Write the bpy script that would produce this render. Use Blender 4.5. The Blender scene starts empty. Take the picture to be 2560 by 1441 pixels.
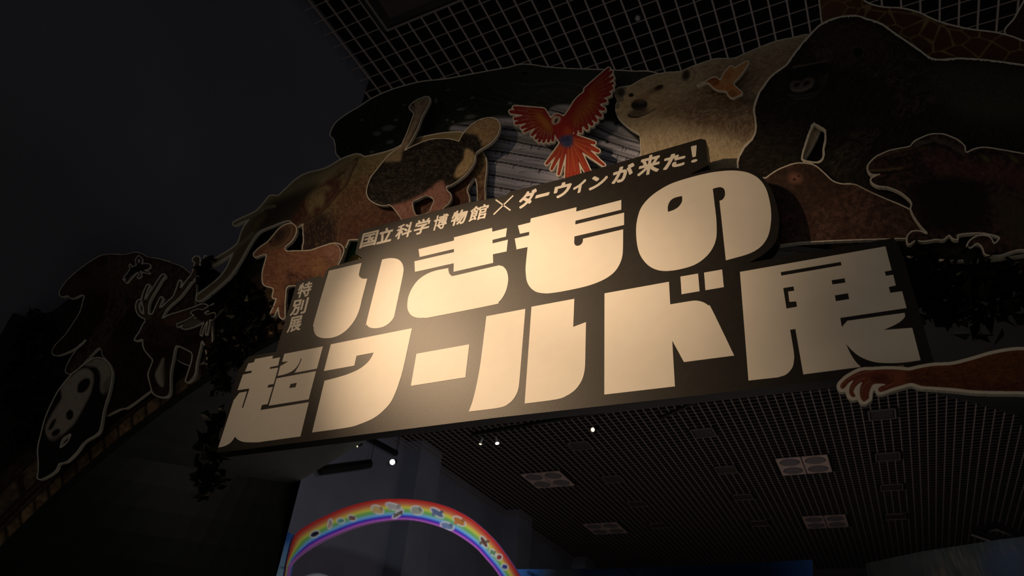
import bpy, math, random
import numpy as np
from mathutils import Matrix, Vector
from mathutils.geometry import delaunay_2d_cdt

# ------------------------------------------------------------------ camera, world, lights, exposure
scn = bpy.context.scene
COL = scn.collection
FPX = 1741.29                       # focal length in pixels of a 2560 px wide frame
yaw, pitch, roll = -0.5090605, 0.59815708, 0.09773499
cy, sy, cp, sp, cr, sr = math.cos(yaw), math.sin(yaw), math.cos(pitch), math.sin(pitch), math.cos(roll), math.sin(roll)
fw = np.array([sy * cp, cy * cp, sp]); r0 = np.array([cy, -sy, 0.0]); u0 = np.cross(r0, fw)
rt = cr * r0 + sr * u0; up = -sr * r0 + cr * u0
cam_d = bpy.data.cameras.new('camera'); cam = bpy.data.objects.new('camera', cam_d); COL.objects.link(cam)
cam_d.sensor_width = 36.0; cam_d.lens = 36.0 * FPX / 2560.0; cam_d.clip_start = 0.05; cam_d.clip_end = 200
m = Matrix.Identity(4)
for i in range(3):
    m[i][0] = rt[i]; m[i][1] = up[i]; m[i][2] = -fw[i]
cam.matrix_world = m
cam_d.dof.use_dof = True; cam_d.dof.focus_distance = 3.6; cam_d.dof.aperture_fstop = 3.2
scn.camera = cam
scn.view_settings.view_transform = 'Standard'; scn.view_settings.look = 'None'
scn.view_settings.exposure = 0.0; scn.view_settings.gamma = 1.0; scn.view_settings.use_curve_mapping = False

FLOOR = -1.6; U = 0.26; CEIL = 38.747 * U     # metres; U = pitch of the ceiling lattice

w = bpy.data.worlds.new('hall_darkness'); scn.world = w; w.use_nodes = True
w.node_tree.nodes['Background'].inputs[0].default_value = (1.0, 0.9, 0.82, 1)
w.node_tree.nodes['Background'].inputs[1].default_value = 0.05

def spot(name, loc, target, power, color, size, blend, radius):
    l = bpy.data.lights.new(name, 'SPOT'); l.energy = power; l.color = color
    l.spot_size = math.radians(size); l.spot_blend = blend; l.shadow_soft_size = radius
    o = bpy.data.objects.new(name, l); COL.objects.link(o); o.location = loc
    o.rotation_euler = (Vector(target) - Vector(loc)).to_track_quat('-Z', 'Y').to_euler()
    return o
def area(name, loc, sx, sy_, power, color):       # added upward fill, standing in for the glow of unseen lit displays
    l = bpy.data.lights.new(name, 'AREA'); l.shape = 'RECTANGLE'; l.size = sx; l.size_y = sy_; l.energy = power; l.color = color
    o = bpy.data.objects.new(name, l); COL.objects.link(o); o.location = loc; o.rotation_euler = (math.pi, 0, 0); return o
area('hall_fill', (-3.0, 19.0, FLOOR + .15), 16, 18, 300, (1.0, .84, .76))
area('lobby_fill', (-1.0, -1.0, FLOOR + .15), 8, 5, 15, (1.0, .86, .66))
WARM = (1.0, 0.68, 0.41)
KEY_A = (-4.75, -1.0, 4.15); KEY_B = (-3.95, -1.0, 3.95)
spot('key_spot', KEY_A, (-2.022, 2.6, 2.063), 195, WARM, 47.5, 1.0, 0.05)
spot('key_spot', KEY_B, (-0.965, 2.6, 2.415), 545, WARM, 19.8, 1.0, 0.05)
spot('key_spot', (-4.35, -1.0, 4.05), (-1.594, 2.6, 1.819), 1290, WARM, 24.9, 1.0, 0.05)
spot('rainbow_flood', (-1.8, 3.75, 1.95), (-5.7, 8.0, 2.75), 800, (0.95, 0.96, 1.0), 45, 1.0, 0.05)
spot('panel_flood', (-1.2, 4.6, 3.2), (-3.2, 8.0, 1.4), 90, (0.85, 0.92, 1.0), 70, 1.0, 0.05)
spot('mural_fill', (0.6, 5.6, 3.6), (0.9, 7.4, 1.7), 45, (0.9, 0.95, 1.0), 80, 1.0, 0.05)  # unseen lamp, added to brighten the mural

# ------------------------------------------------------------------ helpers
def dirs(P):
    P = np.asarray(P, float).reshape(-1, 2)
    return fw[None] + ((P[:, 0] - 1280) / FPX)[:, None] * rt - ((P[:, 1] - 720.5) / FPX)[:, None] * up
def onY(P, Y):                      # points of a frontal plane at depth Y
    d = dirs(P); return d / d[:, 1:2] * Y
def onZ(P, Z):
    d = dirs(P); return d / d[:, 2:3] * Z
def T(s, ox, oy, pts):              # coordinates measured in an enlarged crop
    return [(ox + p[0] / s, oy + p[1] / s) + tuple(p[2:]) for p in pts]
def smooth(pts, closed=True, step=4.0, every=False):
    """path whose flagged points are smooth (Catmull-Rom), the others corners"""
    n = len(pts); P = [np.array(p[:2], float) for p in pts]; S = [every or len(p) > 2 for p in pts]
    if closed and not all(S):
        k = S.index(False); P = P[k:] + P[:k]; S = S[k:] + S[:k]
    out = []; last = n if closed else n - 1
    for i in range(last):
        a, b = P[i], P[(i + 1) % n]
        sa, sb = S[i], S[(i + 1) % n]
        if not sa and not sb: out.append(a); continue
        pa = P[(i - 1) % n] if sa else 2 * a - b
        pb = P[(i + 2) % n] if sb else 2 * b - a
        L = np.hypot(*(b - a)); k = max(1, int(L / step))
        for t in np.arange(k) / k:
            out.append(.5 * ((2 * a) + (-pa + b) * t + (2 * pa - 5 * a + 4 * b - pb) * t * t + (-pa + 3 * a - 3 * b + pb) * t ** 3))
    if not closed: out.append(P[-1])
    return np.array(out)
def mat(name, col, rough=0.6, spec=0.5, metal=0.0, noise=None, bump=None, emit=None):
    M = bpy.data.materials.new(name); M.use_nodes = True; nt = M.node_tree; b = nt.nodes['Principled BSDF']
    b.inputs['Base Color'].default_value = (*col, 1); b.inputs['Roughness'].default_value = rough
    b.inputs['Specular IOR Level'].default_value = spec; b.inputs['Metallic'].default_value = metal
    if emit: b.inputs['Emission Color'].default_value = (*emit[:3], 1); b.inputs['Emission Strength'].default_value = emit[3]
    tc = nt.nodes.new('ShaderNodeTexCoord')
    if noise:
        sc, amt, det = noise
        n = nt.nodes.new('ShaderNodeTexNoise'); n.inputs['Scale'].default_value = sc; n.inputs['Detail'].default_value = det
        nt.links.new(tc.outputs['Object'], n.inputs['Vector'])
        r = nt.nodes.new('ShaderNodeValToRGB'); nt.links.new(n.outputs['Fac'], r.inputs['Fac'])
        r.color_ramp.elements[0].position = .3; r.color_ramp.elements[1].position = .7
        r.color_ramp.elements[0].color = (*[c * (1 - amt) for c in col], 1); r.color_ramp.elements[1].color = (*[min(1, c * (1 + amt)) for c in col], 1)
        nt.links.new(r.outputs['Color'], b.inputs['Base Color'])
    if bump:
        sc, st = bump
        n = nt.nodes.new('ShaderNodeTexNoise'); n.inputs['Scale'].default_value = sc; n.inputs['Detail'].default_value = 4
        nt.links.new(tc.outputs['Object'], n.inputs['Vector'])
        bp = nt.nodes.new('ShaderNodeBump'); bp.inputs['Strength'].default_value = st; bp.inputs['Distance'].default_value = .01
        nt.links.new(n.outputs['Fac'], bp.inputs['Height']); nt.links.new(bp.outputs['Normal'], b.inputs['Normal'])
    return M
def print_mat(name, rough=0.62):
    M = bpy.data.materials.new(name); M.use_nodes = True; nt = M.node_tree; b = nt.nodes['Principled BSDF']
    a = nt.nodes.new('ShaderNodeAttribute'); a.attribute_name = 'ink'
    n = nt.nodes.new('ShaderNodeTexNoise'); n.inputs['Scale'].default_value = 90; n.inputs['Detail'].default_value = 3
    tc = nt.nodes.new('ShaderNodeTexCoord'); nt.links.new(tc.outputs['Object'], n.inputs['Vector'])
    mr = nt.nodes.new('ShaderNodeMapRange'); mr.inputs['To Min'].default_value = .86; mr.inputs['To Max'].default_value = 1.14
    nt.links.new(n.outputs['Fac'], mr.inputs['Value'])
    mx = nt.nodes.new('ShaderNodeVectorMath'); mx.operation = 'SCALE'
    nt.links.new(a.outputs['Color'], mx.inputs[0]); nt.links.new(mr.outputs['Result'], mx.inputs['Scale'])
    nt.links.new(mx.outputs['Vector'], b.inputs['Base Color']); b.inputs['Roughness'].default_value = rough
    b.inputs['Specular IOR Level'].default_value = .12
    return M
def link(name, me, parent=None, m=None):
    o = bpy.data.objects.new(name, me); COL.objects.link(o)
    if parent is not None: o.parent = parent
    if m: me.materials.append(m)
    return o
def props(o, label=None, cat=None, group=None, kind=None):
    if label: o['label'] = label
    if cat: o['category'] = cat
    if group: o['group'] = group
    if kind: o['kind'] = kind
    return o
def thing(name, label, cat, loc=(0, 0, 0), group=None):
    o = bpy.data.objects.new(name, None); COL.objects.link(o); o.location = loc; o.empty_display_size = .1
    return props(o, label, cat, group)
class MB:                                       # mesh builder in world coordinates
    def __init__(s): s.v = []; s.f = []
    def box(s, x0, x1, y0, y1, z0, z1):
        n = len(s.v); s.v += [(x, y, z) for z in (z0, z1) for y in (y0, y1) for x in (x0, x1)]
        s.f += [[n + i for i in q] for q in ((0, 2, 3, 1), (4, 5, 7, 6), (0, 1, 5, 4), (2, 6, 7, 3), (0, 4, 6, 2), (1, 3, 7, 5))]; return s
    def tube(s, a, b, ra, rb=None, k=12):
        a = Vector(a); b = Vector(b); rb = ra if rb is None else rb; d = (b - a).normalized()
        x = d.orthogonal().normalized(); y = d.cross(x); n = len(s.v)
        for c, r in ((a, ra), (b, rb)):
            s.v += [tuple(c + (x * math.cos(t) + y * math.sin(t)) * r) for t in [2 * math.pi * i / k for i in range(k)]]
        s.f += [[n + i, n + (i + 1) % k, n + k + (i + 1) % k, n + k + i] for i in range(k)] + [[n + i for i in range(k)][::-1], [n + k + i for i in range(k)]]; return s
    def quad(s, *p): n = len(s.v); s.v += [tuple(q) for q in p]; s.f.append([n + i for i in range(len(p))]); return s
    def build(s, name, m, parent=None, origin=None):
        me = bpy.data.meshes.new(name); o0 = Vector(origin) if origin else (parent.location if parent is not None and parent.type == 'EMPTY' else Vector((0, 0, 0)))
        me.from_pydata([tuple(Vector(v) - o0) for v in s.v], [], s.f); me.update()
        o = link(name, me, parent, m)
        if origin and parent is None: o.location = origin
        return o
def from_tris(name, V, F, parent, m, ink=None):     # V (n,3) world, F (k,3)
    o0 = np.array(parent.location) if parent is not None else np.zeros(3)
    me = bpy.data.meshes.new(name); V = np.asarray(V, float) - o0; F = np.asarray(F, int)
    me.vertices.add(len(V)); me.vertices.foreach_set('co', V.astype(np.float32).ravel())
    me.loops.add(F.size); me.loops.foreach_set('vertex_index', F.ravel().astype(np.int32))
    me.polygons.add(len(F)); me.polygons.foreach_set('loop_start', (np.arange(len(F)) * 3).astype(np.int32))
    me.polygons.foreach_set('loop_total', np.full(len(F), 3, np.int32)); me.polygons.foreach_set('use_smooth', np.zeros(len(F), bool)); me.update(calc_edges=True)
    if ink is not None:
        a = me.color_attributes.new('ink', 'FLOAT_COLOR', 'POINT')
        a.data.foreach_set('color', np.concatenate([ink, np.ones((len(ink), 1))], 1).astype(np.float32).ravel())
    return link(name, me, parent, m)
def slab(name, P, F, Y, t, parent, m):            # pixel outline mesh -> real slab at depth Y, thickness t
    F = np.asarray(F, int); A = onY(P, Y); B = A.copy(); B[:, 1] += t; n = len(A)
    ed = {}
    for tri in F:
        for i in range(3):
            a, b = int(tri[i]), int(tri[(i + 1) % 3]); k = (min(a, b), max(a, b))
            if k in ed: ed[k] = None
            else: ed[k] = (a, b)
    sides = []
    for e in ed.values():
        if e: a, b = e; sides += [(b, a, a + n), (b, a + n, b + n)]
    return from_tris(name, np.concatenate([A, B]), np.concatenate([F, F[:, ::-1] + n, np.array(sides).reshape(-1, 3)]), parent, m)
def inside_loops(C, loops):
    r = np.zeros(len(C), bool)
    for L in loops:
        L = np.asarray(L); a = L; b = np.roll(L, -1, 0)
        for (x1, y1), (x2, y2) in zip(a, b):
            if y1 == y2: continue
            c = (C[:, 1] > min(y1, y2)) & (C[:, 1] <= max(y1, y2))
            r ^= c & (C[:, 0] < (C[:, 1] - y1) * (x2 - x1) / (y2 - y1) + x1)
    return r
def fill(loops, extra=None, test=None):
    pts = []; ed = []
    for L in loops:
        k = len(pts); n = len(L); pts += [(float(p[0]), float(p[1])) for p in L]; ed += [(k + i, k + (i + 1) % n) for i in range(n)]
    if extra is not None: pts += [(float(a), float(b)) for a, b in extra]
    v, e, f, *_ = delaunay_2d_cdt([Vector(p) for p in pts], ed, [], 0, 1e-5)
    V = np.array([tuple(q) for q in v]); F = np.array([t for t in f if len(t) == 3])
    C = V[F].mean(1); ok = test(C) if test else inside_loops(C, loops)
    F = F[ok]
    a, b, c = V[F[:, 0]], V[F[:, 1]], V[F[:, 2]]
    cr_ = (b[:, 0] - a[:, 0]) * (c[:, 1] - a[:, 1]) - (b[:, 1] - a[:, 1]) * (c[:, 0] - a[:, 0])
    F[cr_ > 0] = F[cr_ > 0][:, ::-1]; F = F[np.abs(cr_) > 1e-6]
    return V, F
# ---- rasters used to print the artwork
def raster(loops, x0, y0, w_, h_):
    ss = 2; g = np.zeros((h_ * ss, w_ * ss + 1), np.int32)
    for L in loops:
        L = (np.asarray(L, float) - (x0, y0)) * ss
        for (x1, y1), (x2, y2) in zip(L, np.roll(L, -1, 0)):
            if y1 == y2: continue
            if y1 > y2: x1, y1, x2, y2 = x2, y2, x1, y1
            r = np.arange(max(0, math.ceil(y1 - .5)), min(h_ * ss, math.ceil(y2 - .5)))
            if len(r) == 0: continue
            xs = np.clip(np.ceil(x1 + (r + .5 - y1) * (x2 - x1) / (y2 - y1) - .5), 0, w_ * ss).astype(int)
            np.add.at(g, (r, xs), 1)
    g = (np.cumsum(g, 1) % 2)[:, :-1].astype(np.float32)
    return g.reshape(h_, ss, w_, ss).mean((1, 3))
def box1(a, r, ax):
    if r < 1: return a
    p = np.concatenate([np.repeat(a.take([0], ax), r + 1, ax), a, np.repeat(a.take([-1], ax), r, ax)], ax)
    c = np.cumsum(p, ax, dtype=np.float64); n = a.shape[ax]
    return ((c.take(range(2 * r + 1, 2 * r + 1 + n), ax) - c.take(range(0, n), ax)) / (2 * r + 1)).astype(np.float32)
def blur(a, r):
    for _ in range(2): a = box1(box1(a, r, 0), r, 1)
    return a
def dilate(mk, R_):
    out = np.zeros_like(mk); h_, w_ = mk.shape; b = (mk > .5).astype(np.float32); r = int(R_)
    for dy in range(-r, r + 1):
        dx = int(round(math.sqrt(max(0, R_ * R_ - dy * dy)))); k = box1(b, dx, 1) > 1e-4
        if dy >= 0: out[dy:] = np.maximum(out[dy:], k[:h_ - dy])
        else: out[:dy] = np.maximum(out[:dy], k[-dy:])
    return out
def contours(f, x0, y0, minlen=14, step=2.4):
    f = np.pad(f, 1); h_, w_ = f.shape; b = f > .5
    c = b[:-1, :-1] * 1 + b[:-1, 1:] * 2 + b[1:, 1:] * 4 + b[1:, :-1] * 8
    TB = {1: [(3, 0)], 2: [(0, 1)], 3: [(3, 1)], 4: [(1, 2)], 5: [(3, 0), (1, 2)], 6: [(0, 2)], 7: [(3, 2)], 8: [(2, 3)], 9: [(2, 0)], 10: [(0, 1), (2, 3)], 11: [(2, 1)], 12: [(1, 3)], 13: [(1, 0)], 14: [(0, 3)]}
    nxt = {}
    def key(i, j, e): return (i, j, 0) if e == 0 else (i + 1, j, 0) if e == 2 else (i, j, 1) if e == 3 else (i, j + 1, 1)
    ii, jj = np.nonzero((c > 0) & (c < 15))
    for i, j in zip(ii.tolist(), jj.tolist()):
        for a, e in TB[int(c[i, j])]: nxt[key(i, j, a)] = key(i, j, e)
    loops = []
    while nxt:
        k0 = next(iter(nxt)); k = k0; L = []
        while k in nxt:
            i, j, o = k
            if o == 0: a, d = f[i, j], f[i, j + 1]; L.append((j + (.5 - a) / (d - a + 1e-9), i))
            else: a, d = f[i, j], f[i + 1, j]; L.append((j, i + (.5 - a) / (d - a + 1e-9)))
            k = nxt.pop(k)
        if len(L) < minlen: continue
        L = np.array(L) + (x0 - .5, y0 - .5)
        d = np.hypot(*(np.roll(L, -1, 0) - L).T); s = np.cumsum(d); n = max(4, int(s[-1] / step))
        L = L[np.unique(np.searchsorted(s, np.arange(n) * s[-1] / n))]
        loops.append(L)
    return loops
rng = np.random.default_rng(7)
def lerp(a, b, t): return a + (b - a) * t
class Art:
    """a printed picture: canvas of linear colours, one cell per pixel of the measuring frame"""
    def __init__(s, polys=(), strokes=(), holes=(), pad=14, base=(.1, .1, .1), res=1.0):
        s.polys = [smooth(p, True, 4, True) if not isinstance(p, np.ndarray) else p for p in polys]
        pts = np.concatenate([p for p in s.polys] + [np.array(q[0])[:, :2] for q in strokes])
        s.x0 = int(pts[:, 0].min()) - pad; s.y0 = int(pts[:, 1].min()) - pad
        s.w = int(pts[:, 0].max()) + pad - s.x0; s.h = int(pts[:, 1].max()) + pad - s.y0
        s.mask = np.zeros((s.h, s.w), np.float32)
        for p in s.polys: s.mask = np.maximum(s.mask, raster([p], s.x0, s.y0, s.w, s.h))
        for q in strokes: s.mask = np.maximum(s.mask, s.cap(*q))
        for p in holes: s.mask *= 1 - raster([smooth(p, True, 4, True)], s.x0, s.y0, s.w, s.h)
        s.img = np.ones((s.h, s.w, 3), np.float32) * np.array(base, np.float32)
        s.YY, s.XX = np.mgrid[0:s.h, 0:s.w].astype(np.float32); s.XX += s.x0 + .5; s.YY += s.y0 + .5
    def cap(s, pts, w0, w1=None):                    # tapered round-ended stroke as a mask
        pts = smooth(list(pts), False, 5, True) if len(pts) > 2 else np.array([p[:2] for p in pts], float)
        w1 = w0 if w1 is None else w1; out = np.zeros((s.h, s.w), np.float32); n = len(pts) - 1
        for i in range(n):
            a, b = pts[i], pts[i + 1]; ra, rb = lerp(w0, w1, i / n) / 2, lerp(w0, w1, (i + 1) / n) / 2; R_ = max(ra, rb) + 2
            x_0 = max(0, int(min(a[0], b[0]) - R_ - s.x0)); x_1 = min(s.w, int(max(a[0], b[0]) + R_ - s.x0) + 1)
            y_0 = max(0, int(min(a[1], b[1]) - R_ - s.y0)); y_1 = min(s.h, int(max(a[1], b[1]) + R_ - s.y0) + 1)
            if x_1 <= x_0 or y_1 <= y_0: continue
            X = np.arange(x_0, x_1) + s.x0 + .5; Yq = (np.arange(y_0, y_1) + s.y0 + .5)[:, None]
            d = b - a; L2 = max(1e-6, d @ d); t = np.clip(((X - a[0]) * d[0] + (Yq - a[1]) * d[1]) / L2, 0, 1)
            D = np.hypot(X - a[0] - t * d[0], Yq - a[1] - t * d[1]); v = np.clip(ra + (rb - ra) * t - D + .5, 0, 1)
            out[y_0:y_1, x_0:x_1] = np.maximum(out[y_0:y_1, x_0:x_1], v)
        return out
    def put(s, a, col, alpha=1.0):
        a = (a * alpha)[..., None]; s.img = s.img * (1 - a) + np.array(col, np.float32) * a; return s
    def poly(s, pts, col, alpha=1.0, soft=1, sharp=False):
        p = np.array(pts, float)[:, :2] if sharp else smooth(pts, True, 4, True)
        return s.put(blur(raster([p], s.x0, s.y0, s.w, s.h), soft), col, alpha)
    def blob(s, cx, cy_, rx, ry, ang, col, alpha=1.0, soft=.5):
        c_, s_ = math.cos(math.radians(ang)), math.sin(math.radians(ang)); X = s.XX - cx; Yq = s.YY - cy_
        d = np.hypot((X * c_ + Yq * s_) / rx, (-X * s_ + Yq * c_) / ry)
        return s.put(np.clip((1 + soft / 2 - d) / max(soft, 1e-3), 0, 1), col, alpha)
    def line(s, pts, w_, col, alpha=1.0, w1=None): return s.put(s.cap(pts, w_, w1), col, alpha)
    def fur(s, n, ang, length, col, alpha=.5, region=None, jit=.22, width=1):
        reg = (s.mask if region is None else region * s.mask); idx = np.nonzero(reg.ravel() > .4)[0]
        if len(idx) == 0: return s
        n = int(max(20, min(n, len(idx) * .30 / length))); idx = rng.choice(idx, n); X = idx % s.w; Yq = idx // s.w
        A = ang(X + s.x0, Yq + s.y0) if callable(ang) else np.full(n, ang, float)
        A = np.radians(A) + rng.normal(0, jit, n); L = length * rng.uniform(.5, 1.4, n); curve = rng.normal(0, .05, n)
        lay = np.zeros((s.h, s.w), np.float32); K = max(3, int(length * 1.2)); st = rng.uniform(.4, 1, n)
        x = X.astype(float); y = Yq.astype(float)
        for k in range(K):
            xi = np.clip(x.astype(int), 0, s.w - 1); yi = np.clip(y.astype(int), 0, s.h - 1)
            lay[yi, xi] = np.maximum(lay[yi, xi], st * (1 - .6 * k / K))
            A = A + curve; x += np.cos(A) * L / K; y += np.sin(A) * L / K
        lay = np.maximum(lay * .9, box1(box1(lay, 1, 0), 1, 1) * 1.7)
        return s.put(np.clip(lay, 0, 1), col, min(1, alpha * 1.25))
    def mottle(s, scale, col, alpha=.5, thr=.5, region=None):
        n = rng.random((s.h // scale + 3, s.w // scale + 3)).astype(np.float32); n = np.kron(n, np.ones((scale, scale), np.float32))[:s.h, :s.w]
        n = blur(n, max(1, scale // 2)); n = np.clip((n - thr) * 6 + .5, 0, 1)
        if region is not None: n = n * region
        return s.put(n, col, alpha)
    def region(s, pts, soft=3): return blur(raster([smooth(pts, True, 4, True)], s.x0, s.y0, s.w, s.h), soft)
    def sample(s, P):
        x = np.clip(P[:, 0] - s.x0 - .5, 0, s.w - 1.001); y = np.clip(P[:, 1] - s.y0 - .5, 0, s.h - 1.001)
        i = x.astype(int); j = y.astype(int); a = (x - i)[:, None]; b = (y - j)[:, None]
        g = s.img; return g[j, i] * (1 - a) * (1 - b) + g[j, i + 1] * a * (1 - b) + g[j + 1, i] * (1 - a) * b + g[j + 1, i + 1] * a * b

M = {}
M['card'] = mat('cream_card_edge', (.74, .70, .60), .5, .4, noise=(30, .04, 3))
M['print'] = print_mat('satin_print')
M['black_board'] = mat('satin_black_board', (.017, .015, .013), .41, .28, noise=(25, .15, 4), bump=(240, .06))
M['letter'] = mat('cream_vinyl_letter', (.80, .77, .70), .5, .35, noise=(14, .02, 3))
M['violet_edge'] = mat('violet_board_edge', (.30, .10, .34), .6)
M['blue_edge'] = mat('blue_board_edge', (.03, .10, .28), .6)
M['wood'] = mat('raw_plywood_spacer', (.25, .18, .1), .8, noise=(20, .2, 3))

def cutout(name, label, cat, art, Y, border=5.0, t=0.018, spacing=2.2, group=None, spacers=None, back=2.83, rag=0, edge='card'):
    mk = blur(art.mask, 1)
    al = contours(mk, art.x0, art.y0)
    if rag:                                   # furry outline: tufts along the edge of the picture
        for i, L in enumerate(al):
            tg = np.roll(L, -1, 0) - np.roll(L, 1, 0); nr = np.stack([-tg[:, 1], tg[:, 0]], 1) / (np.hypot(*tg.T)[:, None] + 1e-6)
            al[i] = L - nr * (np.where(np.arange(len(L)) % 2, 1, -1) * rng.uniform(.1, 1, len(L)) * rag)[:, None] + nr * rag * .5
        mk = np.maximum(mk, blur(dilate(art.mask, rag + 1), 1))
    bm = blur(dilate(art.mask, border), 1)
    bl = contours(bm, art.x0, art.y0, minlen=24, step=3.0)
    big = max(bl, key=len); c = onY([big.mean(0)], Y)[0]
    root = thing(name, label, cat, tuple(c), group)
    look = lambda g: (lambda C: g[np.clip((C[:, 1] - art.y0).astype(int), 0, art.h - 1), np.clip((C[:, 0] - art.x0).astype(int), 0, art.w - 1)] > .5)
    V, F = fill(bl, None, lambda C: inside_loops(C, bl))
    slab('backing_board', V, F, Y, t, root, M[edge])
    gx, gy = np.meshgrid(np.arange(art.x0, art.x0 + art.w, spacing), np.arange(art.y0, art.y0 + art.h, spacing))
    gx = gx + (np.arange(gx.shape[0]) % 2)[:, None] * spacing / 2
    G = np.stack([gx.ravel(), gy.ravel()], 1); inn = blur(art.mask, 1) > .93
    G = G[inn[np.clip((G[:, 1] - art.y0).astype(int), 0, art.h - 1), np.clip((G[:, 0] - art.x0).astype(int), 0, art.w - 1)]]
    V, F = fill(al, G, look(mk))
    used = np.unique(F); rm = -np.ones(len(V), int); rm[used] = np.arange(len(used)); V = V[used]; F = rm[F]
    from_tris('printed_picture', onY(V, Y - .0008), F, root, M['print'], art.sample(V))
    if spacers:
        for p in spacers:
            q = onY([p], Y)[0]; MB().box(q[0] - .03, q[0] + .03, Y + t, back, q[2] - .03, q[2] + .03).build('spacer_block', M['wood'], root)
    return root
#--END-HELPERS--

# ------------------------------------------------------------------ the hall
M['void'] = mat('black_plenum', (.004, .004, .004), .9, .1)
M['bar'] = mat('grey_painted_bar', (.30, .265, .25), .55, .4, noise=(3, .15, 2))
M['concrete'] = mat('bluish_concrete', (.225, .245, .325), .85, .25, noise=(.5, .12, 5), bump=(8, .25))
M['concrete_dark'] = mat('dark_concrete', (.10, .10, .12), .85, .25, noise=(1.0, .2, 6), bump=(8, .25))
M['floor'] = mat('dark_carpet', (.03, .03, .032), .9, .2, noise=(40, .3, 3))
M['green'] = mat('dark_green_panel', (.016, .030, .018), .55, .3, noise=(6, .25, 4))
M['lampbox'] = mat('cream_lamp_panel', (.52, .40, .36), .5, .4, noise=(4, .08, 3))
M['lens'] = mat('grey_lamp_lens', (.20, .185, .19), .35, .5, noise=(8, .1, 2))
M['rim'] = mat('dark_lamp_rim', (.05, .045, .045), .5)
M['vent'] = mat('dark_vent_sheet', (.045, .04, .037), .7, .3, noise=(6, .15, 2))
M['ventrim'] = mat('grey_vent_rim', (.17, .155, .15), .6)
M['track'] = mat('black_steel', (.006, .006, .006), .5, .3)
M['white_lamp'] = mat('white_lamp_housing', (.55, .56, .58), .4)
M['glow'] = mat('lit_lamp_face', (1, 1, 1), .5, emit=(1.0, .97, .9, 4.0))
M['glow_warm'] = mat('lit_warm_lamp_face', (1, .9, .7), .5, emit=(1.0, .88, .62, 1.6))
def struct(o): o['kind'] = 'structure'; return o

struct(MB().box(-17, 11, -5, 45.5, FLOOR - .1, FLOOR).build('floor', M['floor']))
ceil = struct(MB().box(-17, 11, -5, 45.5, CEIL + .45, CEIL + .55).build('ceiling', M['void']))
XW = -26.75 * U; YW = 23.75 * U; XF = -63.6 * U
def shared(name, me, loc, sc):
    o = bpy.data.objects.new(name, me); COL.objects.link(o); o.parent = ceil; o.location = loc; o.scale = sc; return o
bm_ = MB().box(-.5, .5, -.5, .5, 0, 1); ub = bm_.build('lattice_bar', M['bar'], ceil); ubm = ub.data
bpy.data.objects.remove(ub)
for k in range(-63, 45):
    x = (k + .16) * U; ya = YW + .02 if x < XW else -4.0; yb = 44.4
    shared('long_lattice_bar', ubm, (x, (ya + yb) / 2, CEIL), (.024, yb - ya, .026))
for k in range(-20, 169):
    y = (k + .90) * U; xa = XF + .05 if y > YW else XW + .02; xb = 10.9
    shared('cross_lattice_bar', ubm, ((xa + xb) / 2, y, CEIL + .010), (xb - xa, .0125, .006))
struct(MB().box(XF - .3, XW, -4.5, YW, FLOOR, CEIL + .45).build('wall_left', M['concrete']))
wl = MB().box(XF - .3, XF, YW, 45.2, FLOOR, CEIL + .45).build('wall_hall_left', M['concrete']); struct(wl)
for k in range(4):
    y1 = (20.6 + 35.05 * k + 35) * U
    if y1 < 44.6: MB().box(XF, XF + 3.2 * U, y1 - 6.0 * U, y1, FLOOR, CEIL + .42).build('wall_pier', M['concrete'], wl)
struct(MB().box(-17, 11, 44.6, 45.0, FLOOR, CEIL + .45).build('wall_back', M['concrete_dark']))
struct(MB().box(10.9, 11.1, -4.5, 45.2, FLOOR, CEIL + .45).build('wall_right', M['concrete_dark']))

# square lamp panels with four round lenses; the lattice carries them
def lamp_box(cx, cy_, label):
    s = 3.4 * U; r = thing('ceiling_lamp_panel', label, 'ceiling light', (cx, cy_, CEIL - .03), 'four-lens lamp panels in the ceiling lattice')
    MB().box(cx - s - .10, cx + s + .10, cy_ - s - .02, cy_ + s + .02, CEIL - .012, CEIL).build('shaded_gap_plate', M['track'], r)  # black plate stands in for the shade in the gap round the panel
    for sx in (-1, 1):
        xa = cx + (.02 if sx > 0 else -s); xb = cx + (s if sx > 0 else -.02)
        MB().box(xa, xb, cy_ - s, cy_ + s, CEIL - .03, CEIL - .012).build('panel', M['lampbox'], r)
        for sy_ in (-1, 1):
            x, y = cx + sx * s * .5, cy_ + sy_ * s * .5
            MB().tube((x, y, CEIL - .036), (x, y, CEIL - .030), s * .40, k=28).build('lens_rim', M['rim'], r)
            MB().tube((x, y, CEIL - .042), (x, y, CEIL - .036), s * .36, k=28).build('lens', M['lens'], r)
places = {(-46.4, 101.3): 'nearer of the two on the left, below the long track', (-46.4, 128.9): 'farther of the two on the left, right of the rainbow arch', (-7.5, 76.0): 'half hidden behind the bottom edge of the title board',
          (-7.5, 104.0): 'nearer of the two fully seen on the right, below the reaching hand', (-7.5, 131.5): 'farther of the two fully seen on the right, low above the blue board'}
for (a, b), l in places.items(): lamp_box(a * U, b * U, 'square four-lens ceiling lamp panel, ' + l)
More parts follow.
